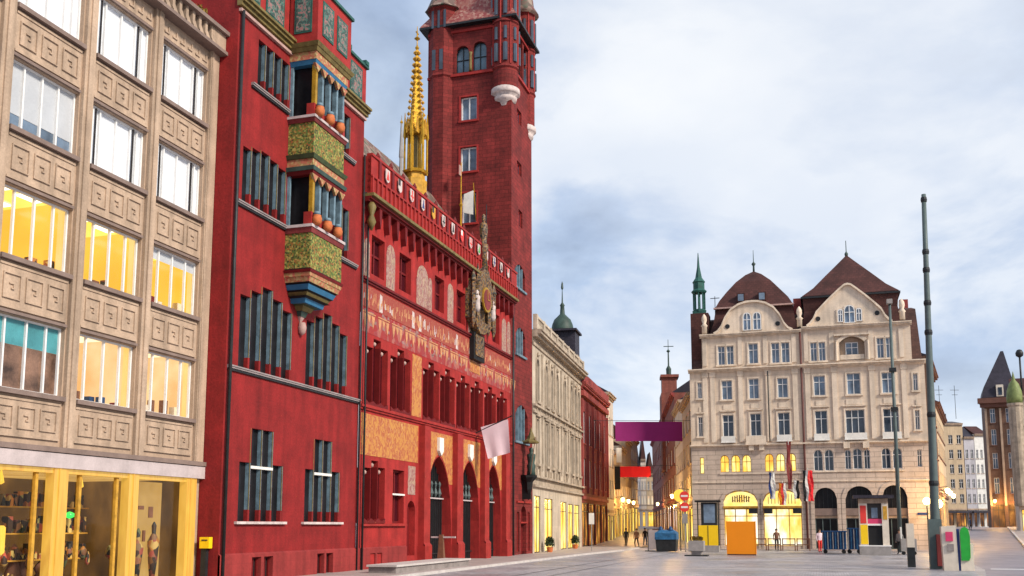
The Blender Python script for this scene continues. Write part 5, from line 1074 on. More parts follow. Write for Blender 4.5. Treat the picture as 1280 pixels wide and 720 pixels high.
        MB(FF).box(h[0], h[1], .02, .38, -.02, .3).build('stall_riser', 'rust', t)
    for h in ar[2:]:
        window(t, FF, (h[0], h[1], .1, 2.6), .38, 2, (), 'mast', 'darkglass', .07, name='shop_window')
        MB(FF).box(h[0], h[1], .2, .37, 2.6, 2.8).build('transom', 'beigeflat', t)
        top = [p for p in outline(h, 16) if p[1] > 2.8]; MB(FF).poly([(h[0], .34, 2.8), (h[1], .34, 2.8)]+[(p, .34, q) for p, q in outline(h, 16)[2:]]).build('fanlight', 'darkglass', t)
        MB(FF).prism([(h[0], 2.82), (h[1], 2.82), (h[1], 3.4), (h[0], 3.4)], .1, .33).build('awning', 'ledge', t)
        m = MB(FF)
        for j in range(1, 5): u = h[0]+(h[1]-h[0])*j/5; m.box(u-.02, u+.02, .28, .33, 3.4, topf(h, u))
        m.build('glazing_bar', 'iron', t)
    MB(FF).box(7.3, 8.1, -.05, 0, 2.85, 3.03).build('street_name_plate', 'bluesign', t)
    # arch voussoirs
    m = MB(FF)
    for h in ar: surround(m, h, .3, .06)
    m.build('arch_surround', 'rust', t)
    # roofs
    def rg(u0, u1, y0, y1, z): return [(u0, y0, z), (u1, y0, z), (u1, y1, z), (u0, y1, z)]
    m = MB(FF); m.loft([rg(U0+.2, 8.3, .4, 13.5, 15.5), rg(-9.8, 8.2, 2.6, 12, 20.2), rg(-9.2, 8.0, 4, 10.5, 20.6)]); m.build('mansard_roof', 'roofbrown', t)
    L1 = [(-8.9, -1.3, .6, 18.4), (-8.5, -1.55, 1.1, 19.6), (-8.3, -1.75, 1.35, 20.9), (-8.35, -1.7, 1.2, 21.0), (-8.0, -2.1, 1.8, 21.8), (-7.4, -2.8, 2.4, 22.7), (-6.6, -3.6, 3.0, 23.7), (-5.8, -4.4, 3.8, 24.5), (-5.15, -5.05, 4.5, 24.95)]
    m = MB(FF).loft([rg(a, b, c, 9.5-c, z) for a, b, c, z in L1]); m.build('bell_roof', 'roof', t)
    MB(FF).box(-8.45, -1.6, 1.0, 1.3, 20.92, 21.05).build('roof_break', 'pink', t)
    for u in (-6.1, -4.3): d = MB(FF).box(u-.35, u+.35, 1.4, 2.6, 21.5, 22.3).build('dormer', 'roof', t); MB(FF).box(u-.24, u+.24, 1.36, 1.4, 21.6, 22.2).build('pane', 'glass2', d)
    m = MB(FF).lathe(-5.1, 4.7, [(.1, 24.8), (.08, 25.5), (.2, 25.7), (.04, 25.9), (.02, 27.0)], 8); m.build('roof_finial', 'copper', t, True)
    L2 = [(-1.0, 6.9, .7, 18.7), (-.8, 6.7, 1.0, 20.2), (-.9, 6.8, .85, 21.4), (-.95, 6.85, .8, 21.5), (.0, 5.9, 1.5, 22.3), (1.0, 4.9, 2.5, 23.5), (2.0, 3.9, 3.6, 24.7), (2.9, 3.0, 4.6, 25.8)]
    m = MB(FF).loft([rg(a, b, c, 9.5-c, z) for a, b, c, z in L2]); m.build('pyramid_roof', 'roof', t)
    m = MB(FF).box(-1.05, 6.95, .7, 8.8, 21.28, 21.44); m.build('eaves', 'iron', t)
    m = MB(FF).lathe(2.95, 4.75, [(.1, 25.6), (.16, 26.0), (.04, 26.2), (.03, 27.2)], 8); m.build('roof_finial', 'copper', t, True)
    # pinnacles on the cornice
    for u, z in ((-1.2, 18.75), (6.95, 18.85), (-9.2, 18.6)): MB(FF).lathe(u, .2, [(.22, z), (.22, z+.6), (.3, z+.7), (.14, z+.9), (.24, z+1.2), (.2, z+1.5), (.05, z+1.75)], 8).build('pinnacle', 'creamflat', t, True)
    for u, y, z in ((-1.4, 5, 22.3), (7.6, 6, 21.8)): MB(FF).box(u-.35, u+.35, y, y+.7, 18, z).build('chimney', 'maroonf', t)
    # green roof lantern
    MB(FF).box(-10.45, -8.9, .8, 2.6, 15.4, 20.6).build('turret_base', 'roof', t)
    l = MB(FF).box(-10.3, -9.2, 1.1, 2.2, 20.6, 20.9).lathe(-9.75, 1.65, [(.6, 20.85), (.62, 21.0), (.5, 21.1)], 8).lathe(-9.75, 1.65, [(.1, 21.0), (.1, 22.6)], 8).lathe(-9.75, 1.65, [(.62, 22.6), (.7, 22.75), (.5, 22.95), (.5, 23.5), (.58, 23.6), (.3, 24.0), (.12, 25.0), (.03, 26.3)], 8)
    for k in range(8): a = k*math.pi/4; l.lathe(-9.75+.5*math.cos(a), 1.65+.5*math.sin(a), [(.06, 21.1), (.06, 22.6)], 6)
    l.build('green_lantern', 'teal', t)
    MB(FF).tube((-8.4, 2, 20.5), (-8.4, 2, 22.3), .03).box(-8.8, -8.0, 1.98, 2.02, 22.1, 22.16).build('aerial', 'iron', t)
corner()
# flags over the second shop arch
def flag(lab, w, z, hgt, cols, side=.25, wdt=.5):
    t = thing('flag', lab, 'flag', FF, w, -.8, z-hgt, 'flags over the lit shop arch')
    MB(FF).tube((w+side*.2, 0, z-hgt*.9), (w, -1.3, z+.15), .03).build('pole', 'whitest', t)
    n = len(cols)
    for k, c in enumerate(cols):
        m = MB(FF); a0 = w-wdt/2+wdt*k/n; a1 = w-wdt/2+wdt*(k+1)/n
        rr = [[(a0+.05*math.sin(j*1.1+k), -1.2+.12*j/8+.05*math.sin(j+k*2), z-hgt*j/8), (a1+.05*math.sin(j*1.1+k+1), -1.2+.12*j/8+.05*math.sin(j+k*2+2), z-hgt*j/8-.05)] for j in range(9)]
        m.loft(rr, closed=False); m.build('cloth', c, t)
flag('leftmost flag over the lit shop arch, dark blue and white', -3.85, 6.4, 2.2, ['bluesign', 'whitest', 'whitest'])
flag('short orange and red flag in the middle of the row over the lit shop arch', -3.05, 5.5, 1.8, ['orange', 'redp', 'whitest'], wdt=.6)
flag('long narrow crimson flag over the lit shop arch', -2.45, 8.9, 3.9, ['maroonf', 'maroonf'], wdt=.36)
flag('black and white flag right of the long crimson one', -1.95, 5.7, 1.5, ['whitest', 'black'], wdt=.45)
flag('rightmost flag over the shop arch, black, white and red', -1.0, 6.5, 2.5, ['black', 'whitest', 'redp', 'scarlet'], wdt=.8)

# ------------------------------------------------------------------ street to the right
FK = Frame((35.6, 83.5, 0), math.pi/2-R(25.6))
townhouse('amber_side_house', 'dark brown house lit amber behind the right end of the corner building', FK, 0, 14, 16.5, [(5, 6.8), (8.3, 10), (11.5, 13.2)], 6, 'brownst', 'brownf', roof='roofdark', rh=2.0, nshop=5, shoph=4.5, litrow='lit_shop', shop='lit_shop')
townhouse('amber_side_house', 'second narrow lamp-lit house further along behind the corner building', FK, 14.1, 34, 13.5, [(5, 6.8), (8.3, 10), (10.6, 12.2)], 8, 'pale2', 'brownf', roof='roofdark', rh=2.5, nshop=6, shoph=4.5, litrow='lit_shop', z0=.6)
FG = Frame((0, 200, 0), R(0))
def fa(x): return (x-640)/1230*200
for lab, xa, xb, hh, mm, rf, c, rh, al in [('yellow cream house with brown windows at the far end of the right street', 1174, 1205.5, 21.0, 'pale2', 'roofdark', 3, .8, True), ('lilac grey half-lit house right of the yellow one in the right street', 1206, 1219, 18.2, 'pale3', 'roofdark', 2, 2.5, True), ('white grey tall house with red tiled roof in the right street', 1219.3, 1236, 18.8, 'whitest', 'roof', 3, 2.0, True)]:
    townhouse('far_street_house', lab, FG, fa(xa), fa(xb)-.05, hh, [(4.8+3.0*i, 6.6+3.0*i) for i in range(int((hh-5)/3.0))], c, mm, 'beigeflat', 1.7, 9, rf, rh, al, nshop=2, pm='darkglass', shop='lit_dim')
t = thing('chimney_stack', 'dark chimney with aerials on the yellow house of the right street', 'chimney', FG, fa(1190), 4, 22); MB(FG).box(fa(1186), fa(1190), 3, 4, 22, 26).box(fa(1192), fa(1194), 3, 4, 22, 25).build('stack', 'iron', t)
for x in (1188, 1208): MB(FG).tube((fa(x), 3.5, 24), (fa(x), 3.5, 31), .05).box(fa(x)-.9, fa(x)+.9, 3.48, 3.52, 30, 30.08).box(fa(x)-.6, fa(x)+.6, 3.48, 3.52, 29, 29.08).build('aerial', 'iron', t)
for lab, xa, xb in (('dark shop canopy under the yellow far house', 1176, 1205), ('dark cafe canopy under the grey far houses', 1207, 1236)):
    t = thing('shop_canopy', lab, 'awning', FG, fa((xa+xb)/2), -1, 4.4); MB(FG).prism([(fa(xa), 4.5), (fa(xb), 4.5), (fa(xb), 4.9), (fa(xa), 4.9)], -2.2, -.05).build('canopy', 'roofdark', t)
    for k in range(4): u = fa(xa)+.3+(fa(xb)-fa(xa)-.6)*k/3; MB(FG).tube((u, -2.1, 1.7), (u, -2.1, 4.5), .06).build('post', 'iron', t)
# dark brick house with pointed roof
FH = Frame((74.0, 150, 0), R(-23)); fb = lambda x: uat(FH, x, 600)
t = townhouse('brick_corner_house', 'brown stone corner house with steep dark pointed roof at the right edge', FH, fb(1236), fb(1276), 20.2, [(5.6, 8.0), (9.4, 11.8), (13.0, 15.4), (16.4, 18.6)], 2, 'brownst', 'brownf', 1.2, 9, nshop=2, rh=0.1, shop='lit_dim', flat=True, wfrac=.32, pm='glass2', shoph=4.4)
a, b = fb(1236), fb(1276); m = MB(FH); cc = (a+b)/2
m.loft([[(a-.3, -.4, 21.5), (b+.3, -.4, 21.5), (b+.3, 9, 21.5), (a-.3, 9, 21.5)], [(a+.1, 0, 23.2), (b, 0, 23.2), (b, 9, 23.2), (a+.1, 9, 23.2)], [(b-1.4, 3.5, 29.2), (b-1.0, 3.5, 29.2), (b-1.0, 5.0, 29.2), (b-1.4, 5.0, 29.2)]]); m.build('roof', 'roofdark', t)
m = MB(FH).box(a-.9, b+.5, -.9, .0, 20.6, 21.4).box(a-.6, b+.4, -.5, 0, 20.0, 20.6); m.build('eaves', 'brownf', t)
d = MB(FH).box(cc-.4, cc+.6, -.5, 2, 21.6, 23.4).build('dormer', 'creamp', t); MB(FH).box(cc-.15, cc+.4, -.55, -.5, 21.8, 23.0).build('pane', 'glass', d)
m = MB(FH)
for f in (.0, .46, .93): m.box(a+(b-a)*f, a+(b-a)*(f+.07), -.25, 0, 5, 19.8)
m.build('pilaster', 'beigeflat', t)
FJ = Frame((66.6, 130, 0), R(-24))
t = townhouse('domed_side_house', 'pale house with small light green dome cut by the right picture edge', FJ, 0, 7, 18, [(5.2, 7.4), (8.6, 10.8), (11.9, 14.2)], 4, 'pale', 'beigeflat', 1.0, 9, nshop=3, roof='roof', rh=3, litrow='lit_pale')
MB(FJ).lathe(.3, -.1, [(.85, 4.5), (.85, 17.6), (1.0, 17.8), (1.0, 18.1)], 12).build('corner_turret', 'beige2f', t)
MB(FJ).lathe(.3, -.1, [(.95, 18.1), (1.0, 18.8), (.9, 19.8), (.6, 20.7), (.25, 21.2), (.1, 22.0), (.02, 22.4)], 12).build('dome', 'copperlt', t, True)
MB(FJ).tube((1.3, 1, 18), (1.3, 1, 24.8), .12).lathe(1.3, 1, [(.02, 24.3), (.45, 24.6), (.5, 25.0), (.3, 25.4), (.02, 25.5)], 10).build('finial', 'iron', t, True)
# closed red parasol, lamps, cafe things by the right pavement
def at(w, s): return sw(w, s, gz(s))
t = thing('closed_parasol', 'tall closed scarlet parasol on the right pavement', 'parasol', FW, 0, 0); p = at(25.5, 141); t.location = p
MB(Frame(p, FW.phi)).lathe(0, 0, [(.06, 0), (.06, 1.3), (.3, 1.4), (.28, 2.6), (.12, 3.6), (.02, 3.9)], 10).build('canopy', 'scarlet', t, True)

# wall lamps that light the side streets
def plight(p, e, r=.25):
    l = bpy.data.lights.new('lamp_light', 'POINT'); l.energy = e; l.color = (1, .55, .16); l.shadow_soft_size = r; o = bpy.data.objects.new('lamp_light', l); o.location = p; sc.collection.objects.link(o)
def wall_lamp(lab, fr, u, z, e=420):
    t = thing('wall_lamp', lab, 'lamp', fr, u, -.9, z, 'warm lamps lighting the side streets'); MB(fr).tube((u, 0, z+.3), (u, -.95, z+.45), .03).build('bracket', 'iron', t)
    MB(fr).lathe(u, -.95, [(.02, z-.2), (.16, z-.1), (.22, z+.2), (.02, z+.3)], 8).build('lantern', 'lamp', t, True); plight(fr.w(u, -1.5, z-.3), e)
for i, u in enumerate((6, 14, 22)): wall_lamp(['nearest', 'middle', 'farthest'][i]+' warm lamp on the left house fronts past the maroon house', FN, u, 5.0)
for i, u in enumerate((ub*.2, ub*.7, (ub+uc)*.45)): wall_lamp(['nearest', 'middle', 'farthest'][i]+' warm lamp on the house fronts right of the narrow street', FR, u, 5.2)
for i, u in enumerate((5, 12, 22)): wall_lamp(['nearest', 'middle', 'farthest'][i]+' warm lamp on the dark side house right of the corner building', FK, u, 5.0, 650)
for i, u in enumerate((a+.6, b-.8)): wall_lamp(['left', 'right'][i]+' warm lamp on the brown stone corner house', FH, u, 5.6, 450)
# potted conifers at the classical building
for i, x in enumerate((677, 710)):
    bush(uat(FM, x, 660), -.6, .1, .55, ['left', 'right'][i]+' dark clipped tree in a pot before the beige domed building shops', FM, 420, 'darkleaf'); bush(uat(FM, x, 660), -.6, .8, .45, ['left', 'right'][i]+' upper ball', FM, 5, 'darkleaf') if 0 else None
# ------------------------------------------------------------------ street furniture on the square
def FP(w, s, rz=0): p = sw(w, s, gz(s)); return Frame(p, FW.phi+rz)
# orange panel
f = FP(-5.33, 69.4); t = thing('orange_panel', 'plain bright orange upright panel on the square', 'advertising panel', f)
MB(f).box(-.93, .93, -.12, .12, .06, 2.28).build('panel', 'orange', t); MB(f).box(-.95, .95, -.2, .2, 0, .07).build('base', 'iron', t); MB(f).box(-.98, -.935, -.13, .13, .07, 2.3).box(.935, .98, -.13, .13, .07, 2.3).build('edge', 'orange', t)
# yellow kiosk with screen
f = FP(-8.35, 77); t = thing('display_kiosk', 'dark screen above a yellow panel under a flat black roof, left of the shop arch', 'kiosk', f)
MB(f).box(-.8, .8, -.4, .4, 0, .5).build('base', 'concrete', t); MB(f).box(-.72, .72, -.3, .3, .5, 2.02).build('yellow_panel', 'yellow', t)
MB(f).box(-.5, .68, -.3, .3, 2.02, 3.75).build('housing', 'iron', t); MB(f).box(-.3, .55, -.32, -.3, 2.2, 3.6).build('screen', 'glass2', t); MB(f).box(-.95, .95, -.5, .5, 3.78, 3.92).build('roof', 'black', t)
MB(f).box(-.82, -.74, -.1, .1, .5, 3.78).build('post', 'iron', t); MB(f).box(.74, .82, -.1, .1, .5, 3.78).build('post', 'iron', t); MB(f).box(-.02, .02, -.32, -.3, .5, 2.0).build('seam', 'iron', t)
# kiosk with posters
f = FP(3.35, 72); t = thing('poster_kiosk', 'small kiosk with red and yellow poster column and flat dark roof', 'kiosk', f)
MB(f).box(-1.0, 1.0, -.6, .6, 0, .6).build('base', 'concrete', t); MB(f).box(-1.02, 1.02, -.62, .62, .6, .68).build('step', 'white', t)
MB(f).box(-.95, -.42, -.45, .45, .68, 3.5).build('pillar', 'creamp', t); MB(f).box(.5, .92, -.45, .45, .68, 3.5).build('pillar', 'creamp', t)
MB(f).box(-.88, -.5, -.47, -.45, 2.15, 3.35).build('red_poster', 'redp', t); MB(f).box(-.9, -.44, -.475, -.45, .75, 2.05).build('yellow_poster', 'yellow', t); MB(f).box(.58, .84, -.47, -.45, 2.4, 3.3).build('small_poster', 'goldp', t)
MB(f).box(-.42, .5, -.3, .4, .68, 2.0).build('black_hatch', 'black', t); MB(f).box(-.42, .5, -.4, .4, 2.0, 2.12).build('counter', 'white', t); MB(f).box(-.42, .5, -.35, .4, 2.12, 2.45).build('magenta_band', 'magenta', t)
MB(f).box(-.42, .5, -.2, .4, 2.45, 3.5).build('window_recess', 'darkframe', t); MB(f).box(-.15, .25, -.23, -.2, 2.5, 3.2).build('screen', 'glass2', t)
MB(f).box(-.95, .92, -.5, .5, 3.5, 3.82).build('frieze', 'beigeflat', t); MB(f).box(-1.3, 1.3, -.9, .8, 3.85, 4.05).build('roof', 'roofdark', t)
# blue containers
def cart(lab, w, s, wd, hh, grp):
    f = FP(w, s); t = thing('blue_container', lab, 'container', f, group=grp); m = MB(f)
    m.loft([[(-wd*.46, -.5, .3), (wd*.46, -.5, .3), (wd*.46, .5, .3), (-wd*.46, .5, .3)], [(-wd/2, -.6, hh), (wd/2, -.6, hh), (wd/2, .6, hh), (-wd/2, .6, hh)]]); m.build('body', 'blueplastic', t)
    k = 0; n = int(wd/.17)
    for k in range(n+1): u = -wd/2+.04+(wd-.08)*k/n; MB(f).box(u-.025, u+.025, -.66, -.6, .35, hh).build('rib', 'bluebright' if k % 2 else 'concrete', t)
    MB(f).box(-wd/2-.04, wd/2+.04, -.68, .66, hh, hh+.08).build('rim', 'blueplastic', t)
    for u in (-wd*.38, wd*.38):
        for y in (-.4, .4): MB(f).prism([(u+.15*math.cos(k*math.pi/6), .15+.15*math.sin(k*math.pi/6)) for k in range(12)], y-.05, y+.05).build('wheel', 'black', t)
    return t
cart('larger ribbed blue wheeled container left of the poster kiosk', .75, 75.3, 1.65, 1.55, 'blue containers by the poster kiosk'); cart('narrower darker blue wheeled container touching the poster kiosk', 2.1, 75.6, .85, 1.75, 'blue containers by the poster kiosk')
f = FP(-11.4, 76); t = thing('covered_container', 'dark blue container with a tarpaulin cover at the mouth of the left street', 'container', f)
MB(f).loft([[(-.72, -.5, .05), (.72, -.5, .05), (.72, .5, .05), (-.72, .5, .05)], [(-.8, -.6, 1.1), (.8, -.6, 1.1), (.8, .6, 1.1), (-.8, .6, 1.1)]]).build('body', 'iron', t)
MB(f).loft([[(-.83, -.63, .95), (.83, -.63, .95), (.83, .63, .95), (-.83, .63, .95)], [(-.82, -.6, 1.45), (.82, -.6, 1.4), (.82, .6, 1.45), (-.82, .6, 1.4)], [(-.5, -.3, 1.65), (.55, -.3, 1.55), (.5, .3, 1.7), (-.5, .3, 1.6)]]).build('tarpaulin', 'bluebright', t)
for u in (-.45, .3): MB(f).lathe(u, 0, [(.18, 1.5), (.2, 1.7), (.1, 1.9), (.02, 1.95)], 8).build('bundle', 'blueplastic', t, True)
# concrete planter / bin
f = FP(-8.0, 66.4); t = thing('concrete_bin', 'square grey concrete planter on a wide dark foot beside the orange panel', 'planter', f)
MB(f).box(-.75, .75, -.5, .5, 0, .08).build('foot', 'iron', t); MB(f).loft([[(-.3, -.3, .08), (.3, -.3, .08), (.3, .3, .08), (-.3, .3, .08)], [(-.35, -.35, .3), (.35, -.35, .3), (.35, .35, .3), (-.35, .35, .3)], [(-.5, -.45, .35), (.5, -.45, .35), (.5, .45, .35), (-.5, .45, .35)], [(-.5, -.45, 1.0), (.5, -.45, 1.0), (.5, .45, 1.0), (-.5, .45, 1.0)]]).build('trough', 'concrete', t)
m = MB(f)
for k in range(70): a = random.uniform(-.42, .42); b = random.uniform(-.38, .38); h_ = random.uniform(.05, .3); m.poly([(a, b, 1.0), (a+.08, b, 1.0+h_), (a-.03, b+.06, 1.0+h_*1.1)])
m.build('low_plants', 'leaf', t)
# no-entry signs
f = FP(-10.05, 76.4); t = thing('no_entry_sign_post', 'post with two stacked red no-entry discs and a grey box', 'road sign', f)
MB(f).tube((0, .06, 0), (0, .06, 4.7), .05).build('pole', 'concrete', t)
for z in (4.25, 3.4):
    s = MB(f).prism([(.36*math.cos(k*math.pi/12), z+.36*math.sin(k*math.pi/12)) for k in range(24)], -.03, 0).build('no_entry_disc', 'redp', t); MB(f).box(-.26, .26, -.04, -.03, z-.07, z+.07).build('white_bar', 'white', s)
MB(f).box(-.2, .2, -.1, 0, 2.15, 2.9).build('grey_box', 'concrete', t)
f = FP(-10.9, 80); t = thing('yellow_round_sign', 'round amber hanging sign left of the no-entry discs', 'sign', f)
MB(f).tube((0, .05, 0), (0, .05, 4.3), .04).build('pole', 'iron', t); MB(f).prism([(.5*math.cos(k*math.pi/12), 4.4+.5*math.sin(k*math.pi/12)) for k in range(24)], -.04, 0).build('disc', 'lampshop', t)
# sign post and board left
f = FP(-16.9, 74.4); t = thing('notice_post', 'white notice panel on a thin post in front of the beige building', 'sign', f)
MB(f).tube((0, 0, 0), (0, 0, 2.15), .035).build('pole', 'concrete', t); MB(f).box(-.2, .2, -.03, .03, 2.1, 2.95).build('panel', 'white', t); MB(f).prism([(.18*math.cos(k*.5236), .18*math.sin(k*.5236)+.02) for k in range(12)], -.2, .2).build('foot', 'iron', t) if 0 else MB(f).lathe(0, 0, [(.22, 0), (.2, .06)], 12).build('foot', 'iron', t)
f = FP(-12.7, 78); t = thing('info_board', 'pale pinkish free-standing board left of the covered blue container', 'board', f)
MB(f).box(-.5, .5, -.03, .03, .12, 1.65).build('board', 'fascia', t); MB(f).box(.44, .5, -.06, .06, 0, 1.75).build('post', 'iron', t); MB(f).box(-.5, -.44, -.06, .06, 0, 1.75).build('post', 'iron', t); MB(f).box(-.7, .7, -.3, .3, 0, .05).build('foot', 'iron', t)
f = FP(-15.6, 98); t = thing('pavement_board', 'dark and pink folding board standing in the narrow street', 'sign board', f)
MB(f).box(-.5, .5, -.03, .03, .1, 1.6).build('board', 'wood', t); MB(f).box(-.4, .4, -.05, -.03, .7, 1.2).build('pink_patch', 'magenta', t); MB(f).box(-.4, .4, -.05, -.03, 1.3, 1.5).build('pink_patch', 'pink', t)
# stone step and fingerpost by the town hall
f = FP(-16.6, 40.0, FL.phi-FW.phi); t = thing('stone_trough', 'low grey stone step slab in front of the town hall arcade', 'stone slab', f)
MB(f).box(-3.2, 5.4, -.2, 1.0, 0, .35).build('block', 'stone', t); MB(f).box(-3.3, 5.5, -.28, 1.05, .35, .43).build('slab', 'kerb', t)
f = FP(-18.3, 46.6); t = thing('signpost', 'brown wooden post with a pale crossbar before the town hall arches', 'signpost', f)
MB(f).loft([[(-.2, -.15, 0), (.2, -.15, 0), (.2, .15, 0), (-.2, .15, 0)], [(-.13, -.1, .9), (.13, -.1, .9), (.13, .1, .9), (-.13, .1, .9)], [(-.1, -.08, 1.55), (.1, -.08, 1.55), (.1, .08, 1.55), (-.1, .08, 1.55)]]).build('post', 'wood', t); MB(f).box(-.55, .75, -.05, .05, 1.38, 1.46).build('crossbar', 'fascia', t)
# mast
fS = Frame(d1*50.3, -A); wt, zt = fS.px(1154.5, 243); wb = fS.px(1171, 711)[0]
t = thing('tall_mast', 'very tall grey green telescopic mast leaning slightly left', 'mast', fS, wb)
prof = [(0, .25), (.06, .24), (.14, .21), (.22, .19), (.40, .17), (.62, .145), (.8, .125), (1, .105)]
m = MB(fS)
rr = []
for f_, r_ in prof: u = wb+(wt-wb)*f_; rr.append([(u+r_*math.cos(k*math.pi/6), r_*math.sin(k*math.pi/6), zt*f_) for k in range(12)])
m.loft(rr); m.build('shaft', 'mast', t, True)
for f_ in (.22, .40, .62, .70, .79, .84, .985):
    u = wb+(wt-wb)*f_; r_ = .23-.1*f_; MB(fS).lathe(u, 0, [(r_, zt*f_-.12), (r_+.02, zt*f_), (r_, zt*f_+.12)], 12).build('collar', 'iron', t)
MB(fS).box(wb-.28, wb+.28, -.35, .3, 0, 2.3).build('base_cabinet', 'mast', t); MB(fS).box(wb+.0, wb+.32, -.6, -.36, .15, 1.6).build('dark_bag', 'maroon', t)
f = FP(4.1, 52); t = thing('white_cabinet', 'narrow cabinet, white above and dark below, left of the tall mast', 'cabinet', f)
MB(f).box(-.22, .12, -.2, .2, .0, .95).build('lower_part', 'iron', t); MB(f).box(-.22, .12, -.2, .2, .95, 2.1).build('upper_part', 'creamp', t)
# cream pillar with green panel
f = FP(5.75, 48.8); t = thing('info_pillar', 'cream ticket pillar with red square and tall rounded green panel', 'kiosk', f)
MB(f).loft([[(-.62, -.3, 0), (-.02, -.34, 0), (-.02, .3, 0), (-.62, .3, 0)], [(-.66, -.3, 1.95), (-.05, -.34, 2.0), (-.05, .3, 2.0), (-.66, .3, 1.95)]]).build('left_cabinet', 'creamp', t)
MB(f).box(-.5, -.2, -.37, -.335, 1.3, 1.72).build('red_square', 'magenta', t); MB(f).box(-.45, -.18, -.37, -.335, .85, 1.18).build('grey_hatch', 'stone', t)
MB(f).box(-.02, .08, -.28, .26, 0, 1.85).build('dark_gap', 'bluesign', t); MB(f).box(.08, .62, -.32, .3, 0, 1.2).build('right_cabinet', 'creamp', t)
MB(f).prism([(.1, .45), (.42, .45), (.48, .6), (.5, 1.5), (.44, 1.85), (.3, 1.95), (.16, 1.88), (.1, 1.7)], -.4, -.325).build('green_panel', 'green', t); MB(f).box(.08, .5, -.3, .2, 1.2, 1.8).build('backing', 'creamp', t)
# lamp mast
fS2 = Frame(d1*81, -A); w2, z2 = fS2.px(1112, 380); wb2 = fS2.px(1126, 688)[0]
t = thing('lamp_mast', 'slim tall grey lamp mast standing before the right gable', 'lamp post', fS2, wb2)
MB(fS2).tube((wb2, 0, 0), (w2, 0, z2), .17, .1, 10).build('shaft', 'mast', t, True); MB(fS2).box(w2-.22, w2+.2, -.3, .3, z2, z2+.35).build('lamp_head', 'concrete', t)
for z in (z2*.72, z2*.56): u = wb2+(w2-wb2)*z/z2; MB(fS2).box(u-.25, u+.25, -.25, .25, z, z+.3).build('collar', 'iron', t)
# globe lamps
for u, s, z, r, lab in ((7.85, 83.6, 3.9, .3, 'left glowing yellow globe lamp at the corner building end'), (8.75, 84.6, 3.7, .38, 'right, larger glowing yellow globe lamp at the corner building end')):
    f = FP(u, s); t = thing('globe_lamp', lab, 'street lamp', f, group='globe lamps at the corner'); plight(f.w(0, -.8, z), 160); MB(f).tube((0, 0, 0), (0, 0, z-r), .05).build('post', 'iron', t); MB(f).lathe(0, 0, [(.02, z-r), (r*.7, z-r*.7), (r, z), (r*.7, z+r*.7), (.02, z+r)], 14).build('globe', 'lamp', t, True)
# grey trolley
f = FP(5.6, 73.6); t = thing('grey_trolley', 'grey box trolley on wheels right of the poster kiosk', 'trolley', f)
MB(f).box(-.5, .5, -.35, .35, .25, 1.1).build('box', 'concrete', t); MB(f).box(-.5, -.42, -.3, .3, 1.1, 1.9).build('handle', 'whitest', t)
for u in (-.35, .35): MB(f).prism([(u+.13*math.cos(k*math.pi/5), .13+.13*math.sin(k*math.pi/5)) for k in range(10)], -.3, -.2).build('wheel', 'black', t)
# low barrier of cafe rails
for k in range(5):
    f = FP(-6.0+1.12*k, 82.6); t = thing('cafe_rail', ['first', 'second', 'third', 'fourth', 'fifth'][k]+' brown rail from the left along the lit shop fronts', 'barrier', f, group='brown rails before the lit shops')
    for z in (.45, .9): MB(f).box(-.5, .5, -.03, .03, z, z+.08).build('bar', 'wood', t)
    for u in (-.48, .48): MB(f).box(u-.04, u+.04, -.05, .05, 0, 1.0).build('post', 'wood', t)
# banners across the street
def banner(lab, f, x0, x1, z0, z1, m, ex, grp='banners across the narrow street'):
    t = thing('street_banner', lab, 'banner', f, (x0+x1)/2, 0, z0, grp); q = MB(f); n = 12
    q.loft([[(x0+(x1-x0)*i/n, .04*math.sin(i*1.1), z0+(z1-z0)*j/3) for i in range(n+1)] for j in range(4)], closed=False); q.build('cloth', m, t, True)
    MB(f).tube((x0-ex[0], 0, z1+.1), (x1+ex[1], 0, z1+.1), .02).build('cable', 'iron', t)
fB = Frame((0, 88, 0), 0); banner('wide plain purple banner hung across the narrow street', fB, 9.28, 15.3, 9.5, 11.25, 'purple', (2, 1.5))
fB2 = Frame((0, 115, 0), 0); banner('smaller scarlet banner hung deeper in the narrow street', fB2, 12.6, 16.2, 7.6, 8.85, 'scarlet', (1, 4)); 
t = thing('hanging_sign', 'black hanging sign left of the scarlet banner', 'sign', fB2, 12.2, -.2, 6.2); MB(fB2).box(11.95, 12.6, -.25, -.1, 6.15, 8.85).build('panel', 'black', t); MB(fB2).box(12.2, 12.8, -.2, -.1, 9.3, 11).build('pale_panel', 'whitest', t); MB(fB2).tube((10.5, -.15, 11.1), (12.8, -.15, 11.1), .03).build('bracket', 'iron', t)

